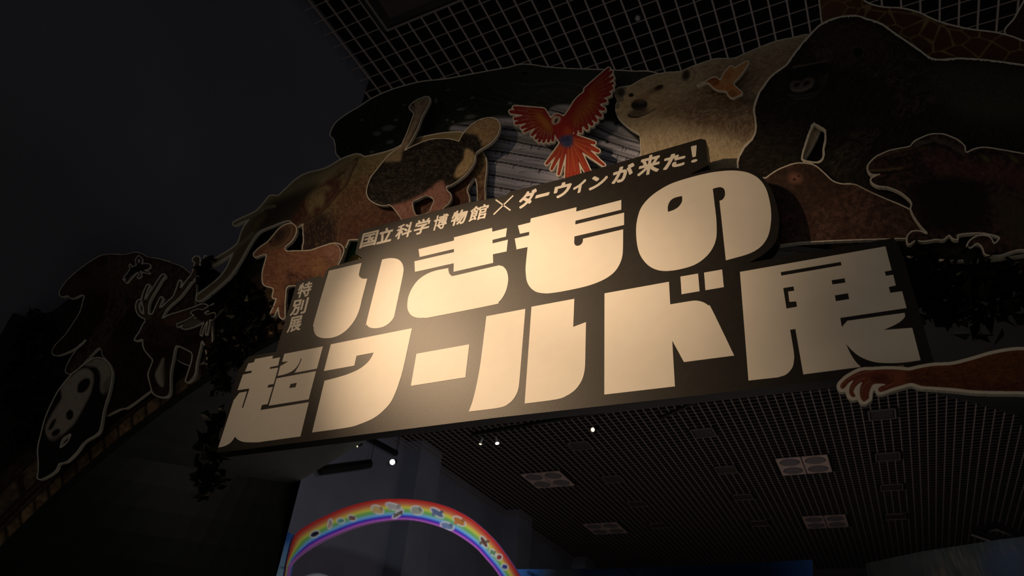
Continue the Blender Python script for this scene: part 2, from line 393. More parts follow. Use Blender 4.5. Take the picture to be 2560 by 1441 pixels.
def vent(cx, cy_, s, label, grp=None):
    r = thing('ceiling_vent', label, 'vent', (cx, cy_, CEIL - .02), grp)
    MB().box(cx - s - .1, cx + s + .1, cy_ - s, cy_ + s, CEIL - .008, CEIL).build('shadow_gap_plate', M['track'], r)
    MB().box(cx - s * .8, cx + s * .8, cy_ - s * .8, cy_ + s * .8, CEIL - .014, CEIL - .008).build('sheet', M['vent'], r)
    b = .035; f = MB()
    for sx in (-1, 1): f.box(cx + sx * (s - b / 2) - b / 2, cx + sx * (s - b / 2) + b / 2, cy_ - s, cy_ + s, CEIL - .04, CEIL - .008)
    for sy_ in (-1, 1): f.box(cx - s, cx + s, cy_ + sy_ * (s - b / 2) - b / 2, cy_ + sy_ * (s - b / 2) + b / 2, CEIL - .036, CEIL - .008)
    f.build('rim', M['ventrim'], r)
cols = {-35.9: 'left column', -18.3: 'middle column', 3.3: 'right column'}
for cx, cn in cols.items():
    for i, cy_ in enumerate((89.1, 103.3, 116.0, 130.6)):
        if cx == -35.9 and i == 3: cy_ = 128.9; 
        rn = ('nearest', 'second', 'third', 'farthest')[i]
        vent(cx * U, cy_ * U, 1.5 * U, f'small dark square ceiling vent, {rn} in the {cn} beyond the gate')
vent(-18.8 * U, 16.6 * U, 3.6 * U, 'large dark square ceiling panel at the top edge, above the gate')
o = MB().tube((onZ([(1594, 44)], CEIL - .05)[0]), (onZ([(1594, 44)], CEIL + .1)[0]), .03, .05).build('ceiling_sprinkler', M['white_lamp'])
props(o, 'tiny pale sprinkler in one cell of the ceiling lattice above the gate', 'sprinkler')

# tracks and spotlights
def beam(name, label, cat, pts, r, hang=True):
    a = thing(name, label, cat, tuple(pts[0]))
    for p, q in zip(pts[:-1], pts[1:]): MB().tube(p, q, r, k=8).build('rail', M['track'], a)
    if hang:
        for p in (pts[0], pts[-1]): MB().tube((p[0], p[1], p[2]), (p[0], p[1], CEIL + .02), .012, k=6).build('hanger_rod', M['track'], a)
ZT = 8.4
tr = lambda *P: [tuple(onZ([p], ZT)[0]) for p in P]
beam('lighting_track', 'long black lighting track just under the title board', 'lighting track', tr((1180, 1086), (1606, 1013)), .06)
beam('lighting_track', 'short slanting black track right of the long one, under the title board', 'lighting track', tr((1650, 1046), (1768, 992)), .055)
def onX(p, X): d = dirs([p])[0]; return d / d[0] * X
a, b = onX((800, 1177), -15.2), onX((925, 1160), -14.8)
beam('lighting_track', 'thick black track against the concrete wall on the left', 'lighting track', [tuple(a), tuple(b)], .15)
a, b = onX((918, 1095), -15), onX((990, 1134), -15)
beam('lighting_track', 'black track high at the wall, above the bright spotlight', 'lighting track', [tuple(a), tuple(b)], .11)
a, b, c_ = [onY([p], 9.0)[0] for p in ((2430, 1330), (2490, 1316), (2570, 1346))]; d_, e_ = [onY([p], 9.0)[0] for p in ((2488, 1350), (2570, 1361))]
beam('lighting_track', 'bent black rail loop at the far right, above the dim mural', 'lighting track', [tuple(q) for q in (c_, b, a, d_, e_)], .045, False)
def head(p_face, p_top, r, label, glow, r2=None, shell='white_lamp'):
    a, b = Vector(p_face), Vector(p_top); d = (a - b).normalized()
    r *= .75; h = thing('spotlight', label, 'spotlight', tuple(b), 'spotlights in the hall beyond')
    MB().tube(b, a, r2 or r * .7, r, k=16).build('housing', M[shell], h)
    MB().tube(a, a + d * .004, r * .94, k=16).build('lit_face', M[glow], h)
    MB().tube(b, (b[0], b[1], CEIL + .02), .006, k=6).build('stem', M['track'], h)
Q = lambda x, y, Y: Vector(onY([(x, y)], Y)[0])
a = onX((981, 1156), -14.4); head(a, a + np.array([-.1, .3, .14]), .12, 'brightest white spotlight, in front of the dark pier of the wall', 'glow', shell='track')
head(Q(1243, 1109, 13), Q(1240, 1092, 13.02), .055, 'white spotlight, right one of the pair under the long track', 'glow', .012)
head(Q(1201, 1111, 13), Q(1206, 1096, 13.02), .04, 'dim white spotlight, left one of the pair under the long track', 'glow_warm', .012)
a = Q(1482, 1075, 12); head(a, a + Vector((.05, .2, .1)), .055, 'warm lit spotlight below the middle of the title board', 'glow_warm', shell='track')
a = onX((893, 1115), -14.6); head(a, a + np.array([.1, .12, .08]), .07, 'small dim spotlight near the green gate edge at the left', 'glow_warm', shell='track')

# ------------------------------------------------------------------ the gate: printed arch wall, soffit
YG = 2.83; CX, CZ, RR = -.66 * YG, -.785 * YG, 1.654 * YG
def arch_px():
    """outline of the arch wall in measuring-frame pixels"""
    up_ = [(-70, 775), (0, 772), (60, 792), (130, 780), (210, 720), (330, 690), (430, 715), (478, 705), (505, 672), (528, 668), (560, 690), (590, 690), (630, 600), (700, 545), (780, 470), (900, 420), (960, 330), (1100, 270), (1300, 215), (1500, 230), (1700, 230), (1900, 190), (2080, 150), (2230, 150), (2400, 190), (2700, 200), (2760, 900)]
    return up_
def to_px(Pw):
    Pw = np.asarray(Pw, float); z = Pw @ fw; return np.stack([1280 + FPX * (Pw @ rt) / z, 720.5 - FPX * (Pw @ up) / z], 1)
ang = np.linspace(math.radians(37), math.radians(147), 90)
arc = to_px(np.stack([CX + RR * np.cos(ang), np.full(90, YG), CZ + RR * np.sin(ang)], 1))
poly_up = np.array(arch_px(), float)
wall_poly = np.concatenate([poly_up[::-1], arc[::-1][::1]]) if False else np.concatenate([poly_up, arc])
gate = Art([wall_poly], pad=4, base=(.012, .017, .012))
d = onY(np.stack([gate.XX.ravel(), gate.YY.ravel()], 1), 1.0)
rho = (np.hypot(d[:, 0] + .66, d[:, 2] + .785) - 1.654).reshape(gate.h, gate.w); th = np.arctan2(d[:, 2] + .785, d[:, 0] + .66).reshape(gate.h, gate.w)
gate.fur(9000, lambda x, y: (x * 7 + y * 3) % 180, 7, (.045, .06, .04), .45, jit=1.5)
gate.fur(2500, lambda x, y: (x * 5 + y * 11) % 180, 9, (.10, .09, .06), .5, jit=1.5)
band = lambda a, b: np.clip((rho - a) * 600, 0, 1) * np.clip((b - rho) * 600, 0, 1)
def joints(n, off=0, wdt=.12): ph = (th * n + off) % 1; return np.clip((np.minimum(ph, 1 - ph) - wdt / 2) * 12, 0, 1)
tone = blur((rng.random((gate.h // 14 + 2, gate.w // 14 + 2)).astype(np.float32)).repeat(14, 0).repeat(14, 1)[:gate.h, :gate.w], 3)
gate.put(band(0, .245), (.05, .035, .025), .95)
gate.put(band(.004, .045) * joints(38, .2) * (.5 + tone), (.30, .20, .11), .9)
gate.put(band(.052, .060), (.16, .11, .07), .8)
gate.put(band(.078, .086), (.14, .10, .07), .7)
gate.put(band(.100, .175) * joints(17) * (.35 + tone), (.22, .15, .085), .8)
gate.put(band(.188, .196), (.14, .10, .07), .6)
gate.put(band(.20, .24) * joints(14, .5, .06) * (.2 + tone), (.10, .07, .045), .7)
gate.mottle(7, (.02, .014, .01), .45, .5, band(0, .245))
gate.poly([(868, 636), (885, 604), (900, 598), (930, 620), (900, 650), (868, 662)], (.04, .34, .11), 1, 0)
gate.poly([(862, 664), (880, 640), (902, 634), (915, 650), (890, 662), (860, 680)], (.62, .46, .14), 1, 1)
gr = thing('arch_gate_wall', 'printed arch wall with pale brick band and dark leaves, behind the animal cutouts', 'gate', (CX, YG, 1.0))
gl = contours(blur(gate.mask, 1), gate.x0, gate.y0, 60, 6.0); gl = [max(gl, key=len)]
V, F = fill(gl); slab('plywood_wall', V, F, YG, .05, gr, M['green'])
sp_ = 3.2
gx, gy = np.meshgrid(np.arange(max(-60, gate.x0), min(2620, gate.x0 + gate.w), sp_), np.arange(max(-20, gate.y0), min(1460, gate.y0 + gate.h), sp_)); G = np.stack([gx.ravel(), gy.ravel()], 1)
keep = inside_loops(G, gl); keep &= ~((G[:, 0] > 980) & (G[:, 0] < 1900))      # nothing of the print shows behind the title board
V, F = fill(gl, G[keep]); from_tris('printed_picture', onY(V, YG - .0008), F, gr, M['print'], gate.sample(V))
# soffit: from the round front opening to the many-sided rear opening
YR = 5.4; N = 60; fa = np.linspace(math.radians(12), math.radians(168), N + 1)
F_ = [(CX + RR * math.cos(t), CZ + RR * math.sin(t)) for t in fa]
rear_c = -.403 * YR
rear = [(3.2, FLOOR), (3.2, 2.23), (2.87, 2.41), (2.5, 2.57), (1.2, 3.05), (-1.2, 3.05), (-2.43, 2.63), (-2.87, 2.41), (-3.22, 2.25), (-3.15, 1.33), (-3.22, FLOOR)]
rr_ = np.array(rear); ds = np.r_[0, np.cumsum(np.hypot(*np.diff(rr_, axis=0).T))]; wgt = np.linspace(0, ds[-1], N + 1)
R_ = [(rear_c + np.interp(s_, ds, rr_[:, 0]), np.interp(s_, ds, rr_[:, 1])) for s_ in wgt]
sf = MB(); 
cl = lambda x: max(x, XW + .02)
KS = 12
def sp(i, j): t = j / KS; return (lerp(F_[i][0], R_[i][0], t), lerp(YG + .05, YR, t), lerp(F_[i][1], R_[i][1], t))
for i in range(N):
    for j in range(KS): sf.quad(sp(i, j), sp(i + 1, j), sp(i + 1, j + 1), sp(i, j + 1))
for i in range(0): sf.quad((cl(F_[i][0]), YG + .05, F_[i][1] + .1), (cl(F_[i + 1][0]), YG + .05, F_[i + 1][1] + .1), (cl(R_[i + 1][0]), YR, R_[i + 1][1] + .1), (cl(R_[i][0]), YR, R_[i][1] + .1))
for i in range(N): sf.quad((cl(R_[i][0]), YR, R_[i][1]), (cl(R_[i + 1][0]), YR, R_[i + 1][1]), (cl(R_[i + 1][0]), YR, R_[i + 1][1] + .1), (cl(R_[i][0]), YR, R_[i][1] + .1))
so_ = sf.build('green_soffit', M['green'], gr); so_.data.polygons.foreach_set('use_smooth', [True] * len(so_.data.polygons))
for s_ in (-1, 1):                   # the back wall of the gate beside and above the rear opening
    pass
bw = MB(); ztop = 3.6
for i in range(len(rear) - 1):
    (a0, b0), (a1, b1) = rear[i], rear[i + 1]
    bw.quad((rear_c + a0, YR + .01, b0 + .1), (rear_c + a1, YR + .01, b1 + .1), (rear_c + a1, YR + .01, ztop), (rear_c + a0, YR + .01, ztop))
bw.box(rear_c + 3.2, rear_c + 5.2, YR, YR + .05, FLOOR, ztop); bw.box(rear_c - 5.2, rear_c - 3.22, YR, YR + .05, FLOOR, ztop)
bw.build('rear_wall', M['green'], gr)

# ------------------------------------------------------------------ rainbow arch and hall boards
YB = 8.0
outer = [(700, 1545), (712, 1440), (722, 1385), (738, 1338), (775, 1310), (817, 1289), (862, 1270), (911, 1256), (955, 1249), (1000, 1248), (1045, 1251), (1085, 1258), (1122, 1269), (1165, 1290), (1200, 1316), (1235, 1350), (1262, 1385), (1291, 1428), (1330, 1495), (1370, 1580)]
inner = [(706, 1545), (714, 1470), (719, 1435), (724, 1413), (750, 1387), (795, 1358), (840, 1337), (890, 1318), (940, 1306), (993, 1300), (1035, 1302), (1080, 1312), (1122, 1327), (1158, 1347), (1190, 1371), (1215, 1398), (1238, 1425), (1258, 1456), (1290, 1520), (1320, 1590)]
so, si = smooth(outer, False, 6, True), smooth(inner, False, 6, True)
rb = Art([np.concatenate([so, si[::-1]])], pad=6)
pp = np.stack([rb.XX.ravel(), rb.YY.ravel()], 1)
def pdist(P, L):
    out = np.full(len(P), 1e9, np.float32)
    for a, b in zip(L[:-1], L[1:]):
        dd = b - a; t = np.clip(((P - a) @ dd) / max(1e-6, dd @ dd), 0, 1); q = P - a - t[:, None] * dd; out = np.minimum(out, np.hypot(q[:, 0], q[:, 1]))
    return out
do, di = pdist(pp, so), pdist(pp, si); t_ = (do / (do + di + 1e-6)).reshape(rb.h, rb.w)
xs = [0, .10, .24, .34, .42, .52, .62, .70, .78, .84, .90, .95, 1]
cs = np.array([(.45, .02, .02), (.55, .045, .03), (.62, .16, .08), (.72, .42, .08), (.68, .68, .10), (.22, .50, .10), (.18, .46, .22), (.25, .55, .85), (.10, .25, .80), (.03, .02, .50), (.25, .05, .50), (.55, .15, .62), (.48, .14, .52)])
for c in range(3): rb.img[..., c] = np.interp(t_, xs, cs[:, c])
stick = [(787, 1336, 11, 6, -25, (.02, .02, .04)), (825, 1311, 4, 11, 10, (.5, .35, .32)), (852, 1303, 8, 5, 0, (.12, .35, .30)), (880, 1296, 9, 5, 25, (.22, .12, .10)), (944, 1275, 15, 8, 25, (.60, .42, .18)), (985, 1268, 20, 6, 20, (.45, .42, .40)), (995, 1286, 15, 4, -35, (.15, .12, .11)),
         (1042, 1277, 14, 9, 15, (.35, .38, .30)), (1093, 1283, 18, 6, 35, (.12, .16, .28)), (1118, 1316, 16, 7, 20, (.18, .25, .42)), (1148, 1304, 16, 7, 35, (.55, .20, .05)), (1210, 1356, 15, 5, 60, (.14, .07, .05)), (1232, 1382, 9, 4, 50, (.15, .3, .15)), (1248, 1394, 6, 6, 0, (.30, .05, .04)), (1262, 1418, 7, 5, 40, (.05, .06, .25))]
for x, y, a, b, g, c in stick:
    rb.blob(x, y, a + 3.2, b + 3.2, g, (.72, .70, .68), .9, .15); rb.blob(x, y, a, b, g, c, 1, .25); rb.blob(x - a * .5, y + b * .4, a * .35, b * .8, g + 60, c, .9, .3); rb.blob(x + a * .6, y - b * .3, a * .3, b * .7, g - 50, tuple(q * .6 for q in c), .9, .3)
cutout('rainbow_arch', 'rainbow-striped arch board dotted with small animal pictures, in the hall beyond', 'arch', rb, YB, 0.6, .05, 2.2, edge='violet_edge')
M['blue'] = mat('blue_sky_board', (.045, .15, .42), .6, .3)
def board(name, label, px_loops, Y, art, t=.05): return cutout(name, label, 'display board', art, Y, .8, t, 6.0)
pb = [np.array([(640, 1326), (705, 1324), (739, 1341), (716, 1475), (700, 1700), (600, 1700)], float)]
A = Art(pb, pad=4, base=(.05, .16, .42)); A.blob(690, 1480, 60, 90, 10, (.30, .45, .50), .9, 1.2); A.blob(712, 1340, 20, 18, 0, (.02, .07, .28), .8, 1); A.line([(640, 1408), (730, 1424)], 2, (.02, .06, .15), .9)
for _ in range(5): A.blob(rng.uniform(690, 720), rng.uniform(1350, 1400), 2, 1.3, 0, (.01, .03, .1), .8)
cutout('sky_board', 'blue sky display board at the left foot of the rainbow arch', 'display board', A, YB + .06, .8, .05, 5, edge='blue_edge')
pb = [np.array([(1292, 1424), (1500, 1423.5), (1800, 1413), (2030, 1400), (2030, 1520), (1340, 1570)], float)]
A = Art(pb, pad=4, base=(.05, .17, .50)); A.blob(1405, 1440, 36, 22, 0, (.45, .52, .55), .8, 1.2); A.blob(1560, 1450, 60, 18, 0, (.15, .3, .6), .7, 1.2); A.poly([(1316, 1430), (1330, 1432), (1350, 1446), (1335, 1446)], (.01, .02, .06), .9); A.blob(1800, 1440, 200, 40, 0, (.01, .05, .22), .8, 1); A.line([(1555, 1405), (1590, 1445)], 4, (.01, .01, .03), .7)  # dark blue right part paints the light's fall-off into the print
cutout('sky_board', 'wide blue sky display board right of the rainbow arch', 'display board', A, YB + .06, .8, .05, 5, edge='blue_edge')
# angled mural, coming nearer towards the right
mp = [(-.02 * 8, 8.05), (.33, 7.67), (.94, 7.35), (1.6, 7.1), (3.2, 6.6)]
A = Art([np.array([(2010, 1395), (2300, 1378), (2560, 1342), (2750, 1320), (2750, 1620), (2010, 1620)], float)], pad=4, base=(.05, .055, .05))
A.fur(2600, 95, 26, (.16, .15, .12), .5, jit=.5); A.fur(1200, 70, 40, (.22, .15, .10), .6, jit=.3, region=A.region([(2330, 1360), (2440, 1350), (2460, 1500), (2380, 1500)], 6)); A.blob(2520, 1420, 60, 60, 0, (.06, .08, .13), .8, 1); A.blob(2250, 1420, 70, 40, 0, (.09, .09, .08), .5, 1)
mr_ = thing('forest_mural', 'dim forest mural board in the bottom right corner', 'mural', (.3, 7.7, 0)); nv = []; nf = []; ni = []
for i in range(len(mp) - 1):
    (xa, ya), (xb, yb) = mp[i], mp[i + 1]; K = 40; J = 14; b0 = len(nv)
    for j in range(J + 1):
        for k in range(K + 1): nv.append((lerp(xa, xb, k / K), lerp(ya, yb, k / K), lerp(1.94, .9, j / J)))
    for j in range(J):
        for k in range(K): q = b0 + j * (K + 1) + k; nf += [(q, q + 1, q + K + 2), (q, q + K + 2, q + K + 1)]
ni = A.sample(to_px(np.array(nv))); from_tris('printed_picture', nv, nf, mr_, M['print'], ni)
for i in range(len(mp) - 1):
    (xa, ya), (xb, yb) = mp[i], mp[i + 1]; q = MB(); q.v = [(x, y + o_, z) for z in (FLOOR, 1.94) for x, y, o_ in ((xa, ya, .004), (xb, yb, .004), (xb, yb, .05), (xa, ya, .05))]
    q.f = [[0, 1, 5, 4], [1, 2, 6, 5], [2, 3, 7, 6], [3, 0, 4, 7], [4, 5, 6, 7], [3, 2, 1, 0]]; q.build('board_panel', M['concrete_dark'], mr_)
M['dome'] = mat('white_plaster', (.6, .62, .64), .6, noise=(3, .05, 2))
c = Q(785, 1500, 9.5); db = MB(); K = 28
for i in range(K):
    for j in range(10):
        P_ = lambda a, b: (c.x + .46 * math.cos(2 * math.pi * a / K) * math.cos(b * math.pi / 20), c.y + .4 * math.sin(2 * math.pi * a / K) * math.cos(b * math.pi / 20), c.z + .40 * math.sin(b * math.pi / 20))
        db.quad(P_(i, j), P_(i + 1, j), P_(i + 1, j + 1), P_(i, j + 1))
db.tube((c.x, c.y, FLOOR), (c.x, c.y, c.z), .46, .46, 28)
o = db.build('exhibit_column', M['dome'], origin=(c.x, c.y, FLOOR)); props(o, 'white round-topped exhibit, just its top showing under the rainbow arch', 'exhibit')
#--END-HALL--

# ------------------------------------------------------------------ title board with its letters
YT = 2.60
tb = [(541, 1133), (597, 925), (622, 892), (690, 880), (700, 845), (735, 730), (742, 705), (800, 689.5), (807, 695), (820, 671.5), (839, 664.5), (905, 646), (888, 634), (899, 583), (909, 574.5), (1167, 507.5), (1261, 491), (1277, 479), (1400, 449), (1752, 347), (1764, 350), (1770.5, 413), (1721, 438),
      (1771, 426, 1), (1817, 420, 1), (1868, 424, 1), (1906, 443, 1), (1929, 476, 1), (1942, 515, 1), (1948, 550, 1), (1944, 590, 1), (1931, 616, 1), (1906, 638, 1), (1872, 657.5), (2235, 595), (2258, 640), (2338, 917), (2100, 948), (1733, 990.5), (1240, 1045)]
tl = smooth(tb, True, 4)
A_ = np.array([tl.mean(0)]); c = onY(A_, YT)[0]
title = thing('title_board', 'huge black title board with big cream Japanese letters, lit by warm spotlights', 'sign', tuple(c))
V, F = fill([tl]); slab('board', V, F, YT, .07, title, M['black_board'])
def letter(loops, t=.0012):
    L = [smooth(l, True, 3) for l in loops]; V, F = fill(L); return slab('letter', V, F, YT - t, t, title, M['letter'])
a_ = lambda p: T(5.3367, 530, 860, p)
letter([a_([(485, 262), (560, 247), (574, 203), (815, 158), (803, 200), (908, 180), (882, 290), (775, 312), (770, 337), (885, 318), (822, 537), (753, 548), (738, 587), (812, 576), (742, 805), (665, 818), (648, 885), (1292, 780), (1180, 1237), (720, 1300, 1), (600, 1315, 1), (430, 1312, 1), (345, 1280, 1), (308, 1240), (270, 1295, 1), (220, 1340, 1), (150, 1372, 1), (83, 1385), (288, 755), (365, 655), (467, 635), (398, 855), (415, 853), (500, 597), (340, 620), (412, 412), (525, 388), (532, 358), (440, 372)])])
letter([a_([(965, 135), (1480, 35), (1400, 332), (1100, 388), (1130, 340, 1), (1165, 280, 1), (1198, 200), (1183, 200), (1160, 262, 1), (1120, 320, 1), (1060, 370, 1), (980, 405, 1), (875, 430), (910, 298), (975, 262, 1), (1018, 233), (935, 243)])])
letter([a_([(862, 462), (1388, 365), (1290, 742), (757, 827)]), a_([(1048, 537), (1132, 520), (1115, 580), (1030, 592)])])
a_ = lambda p: T(5.543, 760, 620, p)
letter([a_([(345, 318), (797, 210), (762, 365, 1), (775, 405, 1), (815, 428, 1), (877, 426), (800, 720), (775, 830, 1), (735, 940, 1), (680, 1035, 1), (600, 1130, 1), (500, 1205, 1), (400, 1243, 1), (300, 1254, 1), (225, 1245, 1), (170, 1215, 1), (140, 1160, 1), (133, 1100, 1), (145, 1000, 1)])])
letter([a_([(1082, 162), (1150, 147, 1), (1230, 143, 1), (1300, 158, 1), (1350, 200, 1), (1377, 270, 1), (1372, 370, 1), (1300, 720), (1250, 950), (1230, 990, 1), (1180, 1045, 1), (1110, 1090, 1), (1030, 1112, 1), (950, 1114, 1), (895, 1095, 1), (868, 1060, 1), (868, 1020, 1)])])
a_ = lambda p: T(4.97, 760, 810, p)
letter([a_([(333, 255), (1342, 55), (1250, 480), (1210, 640, 1), (1150, 820, 1), (1080, 970, 1), (980, 1085, 1), (860, 1175, 1), (700, 1245, 1), (540, 1290, 1), (100, 1352), (255, 708), (420, 665, 1), (560, 620, 1), (690, 560, 1), (780, 490, 1), (830, 430, 1), (866, 358), (653, 398), (625, 520), (247, 588)])])
a_ = lambda p: T(5.3367, 1000, 540, p)
letter([a_([(247, 445), (720, 330), (720, 287), (1228, 160), (1232, 212), (1427, 162), (1413, 277), (1235, 320), (1235, 368), (1440, 318), (1422, 475), (1240, 513), (1243, 628), (715, 747), (717, 633), (200, 748), (192, 607), (720, 485), (720, 442), (262, 550)])])
letter([a_([(645, 697), (648, 735, 1), (660, 775, 1), (690, 798, 1), (730, 798, 1), (1270, 672, 1), (1330, 665, 1), (1380, 680, 1), (1425, 740, 1), (1443, 830, 1), (1435, 920, 1), (1410, 1010, 1), (1365, 1095, 1), (1310, 1155, 1), (1240, 1188, 1), (420, 1350, 1), (330, 1360, 1), (230, 1360, 1), (155, 1330, 1), (110, 1270, 1), (97, 1190, 1), (115, 1070, 1), (170, 950, 1), (250, 850, 1), (360, 775, 1), (480, 730, 1)])])
a_ = lambda p: T(5.3375, 1260, 480, p)
letter([a_([(357, 355), (968, 205), (963, 262), (1565, 108), (1565, 238), (955, 385), (950, 435), (1603, 277), (1602, 442), (940, 595), (938, 690, 1), (955, 715, 1), (990, 720, 1), (1030, 700, 1), (1050, 665, 1), (1055, 625), (1590, 500), (1588, 740), (1580, 850, 1), (1550, 950, 1), (1490, 1050, 1), (1400, 1130, 1), (1270, 1200, 1), (1080, 1265, 1), (800, 1325, 1), (640, 1350, 1), (540, 1355, 1), (430, 1335, 1), (350, 1275, 1), (305, 1190, 1), (290, 1080, 1), (290, 980, 1), (315, 737), (168, 768), (143, 623), (333, 580), (338, 533), (213, 560), (185, 450), (350, 408)])])
a_ = lambda p: T(5.1468, 1010, 760, p)
letter([a_([(160, 643), (840, 522), (790, 947), (88, 1057)])])
letter([a_([(1060, 160), (1562, 65), (1490, 950), (1470, 1100, 1), (1420, 1210, 1), (1340, 1290, 1), (1220, 1338, 1), (833, 1388), (880, 1260, 1), (930, 1060, 1), (975, 820, 1), (1000, 640, 1)])])
letter([a_([(1640, 38), (2192, -65), (2178, 297), (2342, 235), (2333, 700), (2325, 850, 1), (2290, 980, 1), (2210, 1100, 1), (2100, 1180, 1), (1960, 1230, 1), (1552, 1285)])])
a_ = lambda p: T(4.8025, 1570, 400, p)
letter([a_([(97, 850, 1), (110, 720, 1), (150, 590, 1), (230, 480, 1), (350, 380, 1), (520, 285, 1), (750, 210, 1), (980, 155, 1), (1180, 130, 1), (1330, 132, 1), (1460, 160, 1), (1570, 225, 1), (1650, 330, 1), (1695, 470, 1), (1718, 620, 1), (1715, 760, 1), (1690, 890, 1), (1640, 990, 1), (1560, 1070, 1), (1430, 1135, 1), (1175, 1207), (1098, 490), (1130, 480, 1), (1160, 440, 1), (1165, 390, 1), (1150, 345, 1), (1110, 327, 1), (1060, 335, 1), (1018, 347), (1060, 700), (1065, 850, 1), (1055, 960, 1), (1010, 1070, 1), (930, 1170, 1), (800, 1260, 1), (620, 1315, 1), (450, 1335, 1), (330, 1315, 1), (230, 1255, 1), (150, 1150, 1), (110, 1020, 1)]),
        a_([(650, 433), (648, 500, 1), (610, 560, 1), (550, 600, 1), (480, 625), (478, 560, 1), (505, 495, 1), (560, 455, 1)])])
a_ = lambda p: T(4.2395, 1490, 660, p)
letter([a_([(90, 313), (773, 190), (787, 430), (1000, 395), (1060, 390, 1), (1130, 405, 1), (1190, 440, 1), (1232, 490, 1), (1465, 973), (932, 1042), (808, 815), (837, 1300), (88, 1387)])])
letter([a_([(895, 135), (1082, 103), (1098, 290), (907, 323)])]); letter([a_([(1145, 93), (1337, 60), (1355, 247), (1160, 280)])])
a_ = lambda p: T(3.6933, 1830, 590, p)
letter([[(1849.8, 680.2), (2213.7, 616.2), (2229.1, 675.8), (2211.5, 679.3), (2215, 690.1), (2233.1, 687.4), (2239.4, 713.9), (2221.8, 718), (2225.6, 732.6), (2255.3, 728.5), (2266.4, 770.4), (2100.6, 795.1), (2104.6, 818.1), (2118.2, 802.4), (2261.5, 782.6), (2262.4, 791.5, 1), (2254.8, 801, 1), (2238.5, 811.8, 1), (2208.8, 825.4), (2280.5, 820), (2301.6, 901.1), (2262.9, 906.5, 1), (2222.3, 908.4, 1), (2184.4, 905.2, 1), (2152, 893, 1), (2130.3, 876.8, 1), (2114.9, 859.7), (2126.3, 884.9, 1), (2138.5, 903.8, 1), (2152, 917.9), (2008.2, 936.6), (1988.4, 822.9), (1975.4, 825), (1984.3, 879.7, 1), (1984.9, 901.4, 1), (1980.3, 920.3, 1), (1965.4, 936.6, 1), (1945.1, 943.9), (1871.2, 952)],
        a_([(450, 335), (1005, 240), (1012, 272), (455, 368)]), a_([(473, 482), (568, 467), (575, 507), (518, 515), (530, 610), (593, 605), (600, 655), (503, 672)]), T(3.6964, 2060, 590, [(70, 410), (190, 392), (199, 432), (78, 450)]), T(3.6964, 2060, 590, [(100, 550), (222, 530), (233, 585), (110, 604)])])
# small lettering: glyph outlines laid into slanted cells on the board
def glyph(ch, quad, bold=.022, box=(0, 0, 1, 1)):
    """quad: bottom-left, bottom-right, top-right, top-left of the character cell in frame pixels"""
    cu = bpy.data.curves.new('glyph', 'FONT'); cu.body = ch; cu.size = 1; cu.fill_mode = 'FRONT'; cu.resolution_u = 3
    ob = bpy.data.objects.new('glyph', cu); COL.objects.link(ob); dg = bpy.context.evaluated_depsgraph_get(); me = ob.evaluated_get(dg).to_mesh()
    me.calc_loop_triangles(); V = np.array([v.co[:2] for v in me.vertices]); F = np.array([t.vertices[:] for t in me.loop_triangles])
    ob.to_mesh_clear(); bpy.data.objects.remove(ob); bpy.data.curves.remove(cu)
    if len(V) == 0: return
    RES = 150.0; V = (V - V.min(0)) * RES + 12; w_, h_ = (np.ceil(V.max(0)) + 12).astype(int); g = np.zeros((h_, w_), np.float32)
    for t in F: g = g + raster([V[t]], 0, 0, w_, h_)
    g = np.clip(g, 0, 1)
    if bold > 0:
        gg = g.copy(); r = bold * RES
        for k in range(16): dx, dy = int(round(r * math.cos(k * math.pi / 8))), int(round(r * math.sin(k * math.pi / 8))); gg = np.maximum(gg, np.roll(np.roll(g, dx, 1), dy, 0))
        g = gg
    L = contours(blur(g, 1), 0, 0, 12, 2.0); lo = np.min([l.min(0) for l in L], 0); hi = np.max([l.max(0) for l in L], 0)
    q = np.array(quad, float); LP = []
    for l in L:
        s_ = (l - lo) / (hi - lo); u, v = s_[:, :1], s_[:, 1:]
        LP.append(q[0] * (1 - u) * (1 - v) + q[1] * u * (1 - v) + q[2] * u * v + q[3] * (1 - u) * v)
    P, F = fill(LP); slab('small_letter', P, F, YT - .0012, .0012, title, M['letter'])
def cell(s, ox, oy, bl, br, up_, k=1.06):
    bl, br, up_ = np.array(bl, float), np.array(br, float), np.array(up_, float); o = np.array([ox, oy])
    q = np.array([o + bl / s, o + br / s, o + (br + up_) / s, o + (bl + up_) / s]); return (q - q.mean(0)) * k + q.mean(0)
# first line, measured in a 3.895x crop: (left x, right x) along the sloping base line
for ch, xa, xb in zip('国立科学博物館', (232, 398, 574, 752, 936, 1112, 1290), (378, 528, 718, 888, 1062, 1250, 1452)):
    yb = lambda x: 1132 - (x - 230) * .243
    if ch == '国': yb = lambda x: 1132 - (x - 230) * .25
    glyph(ch, cell(3.895, 840, 330, (xa, yb(xa)), (xb, yb(xb)), (36, -136), 1.09), .02 if ch in '博館' else .026 if ch in '国学科' else .036)
for ch, xa, xb, y0_, hh, sk in (('ダ', 250, 425, 880, 188, 42), ('ー', 448, 598, 762, 38, 14), ('ウ', 650, 835, 768, 165, 34), ('ィ', 872, 1000, 712, 138, 30), ('ン', 1062, 1245, 668, 150, 40), ('が', 1322, 1545, 595, 185, 36), ('来', 1618, 1850, 513, 215, 36), ('た', 1908, 2145, 437, 160, 28), ('！', 2232, 2300, 350, 178, -6)):
    glyph(ch, cell(4.571, 1240, 330, (xa, y0_), (xb, y0_ - (xb - xa) * .25), (sk, -hh)), .045 if ch not in '来！' else .036 if ch == '来' else .0)
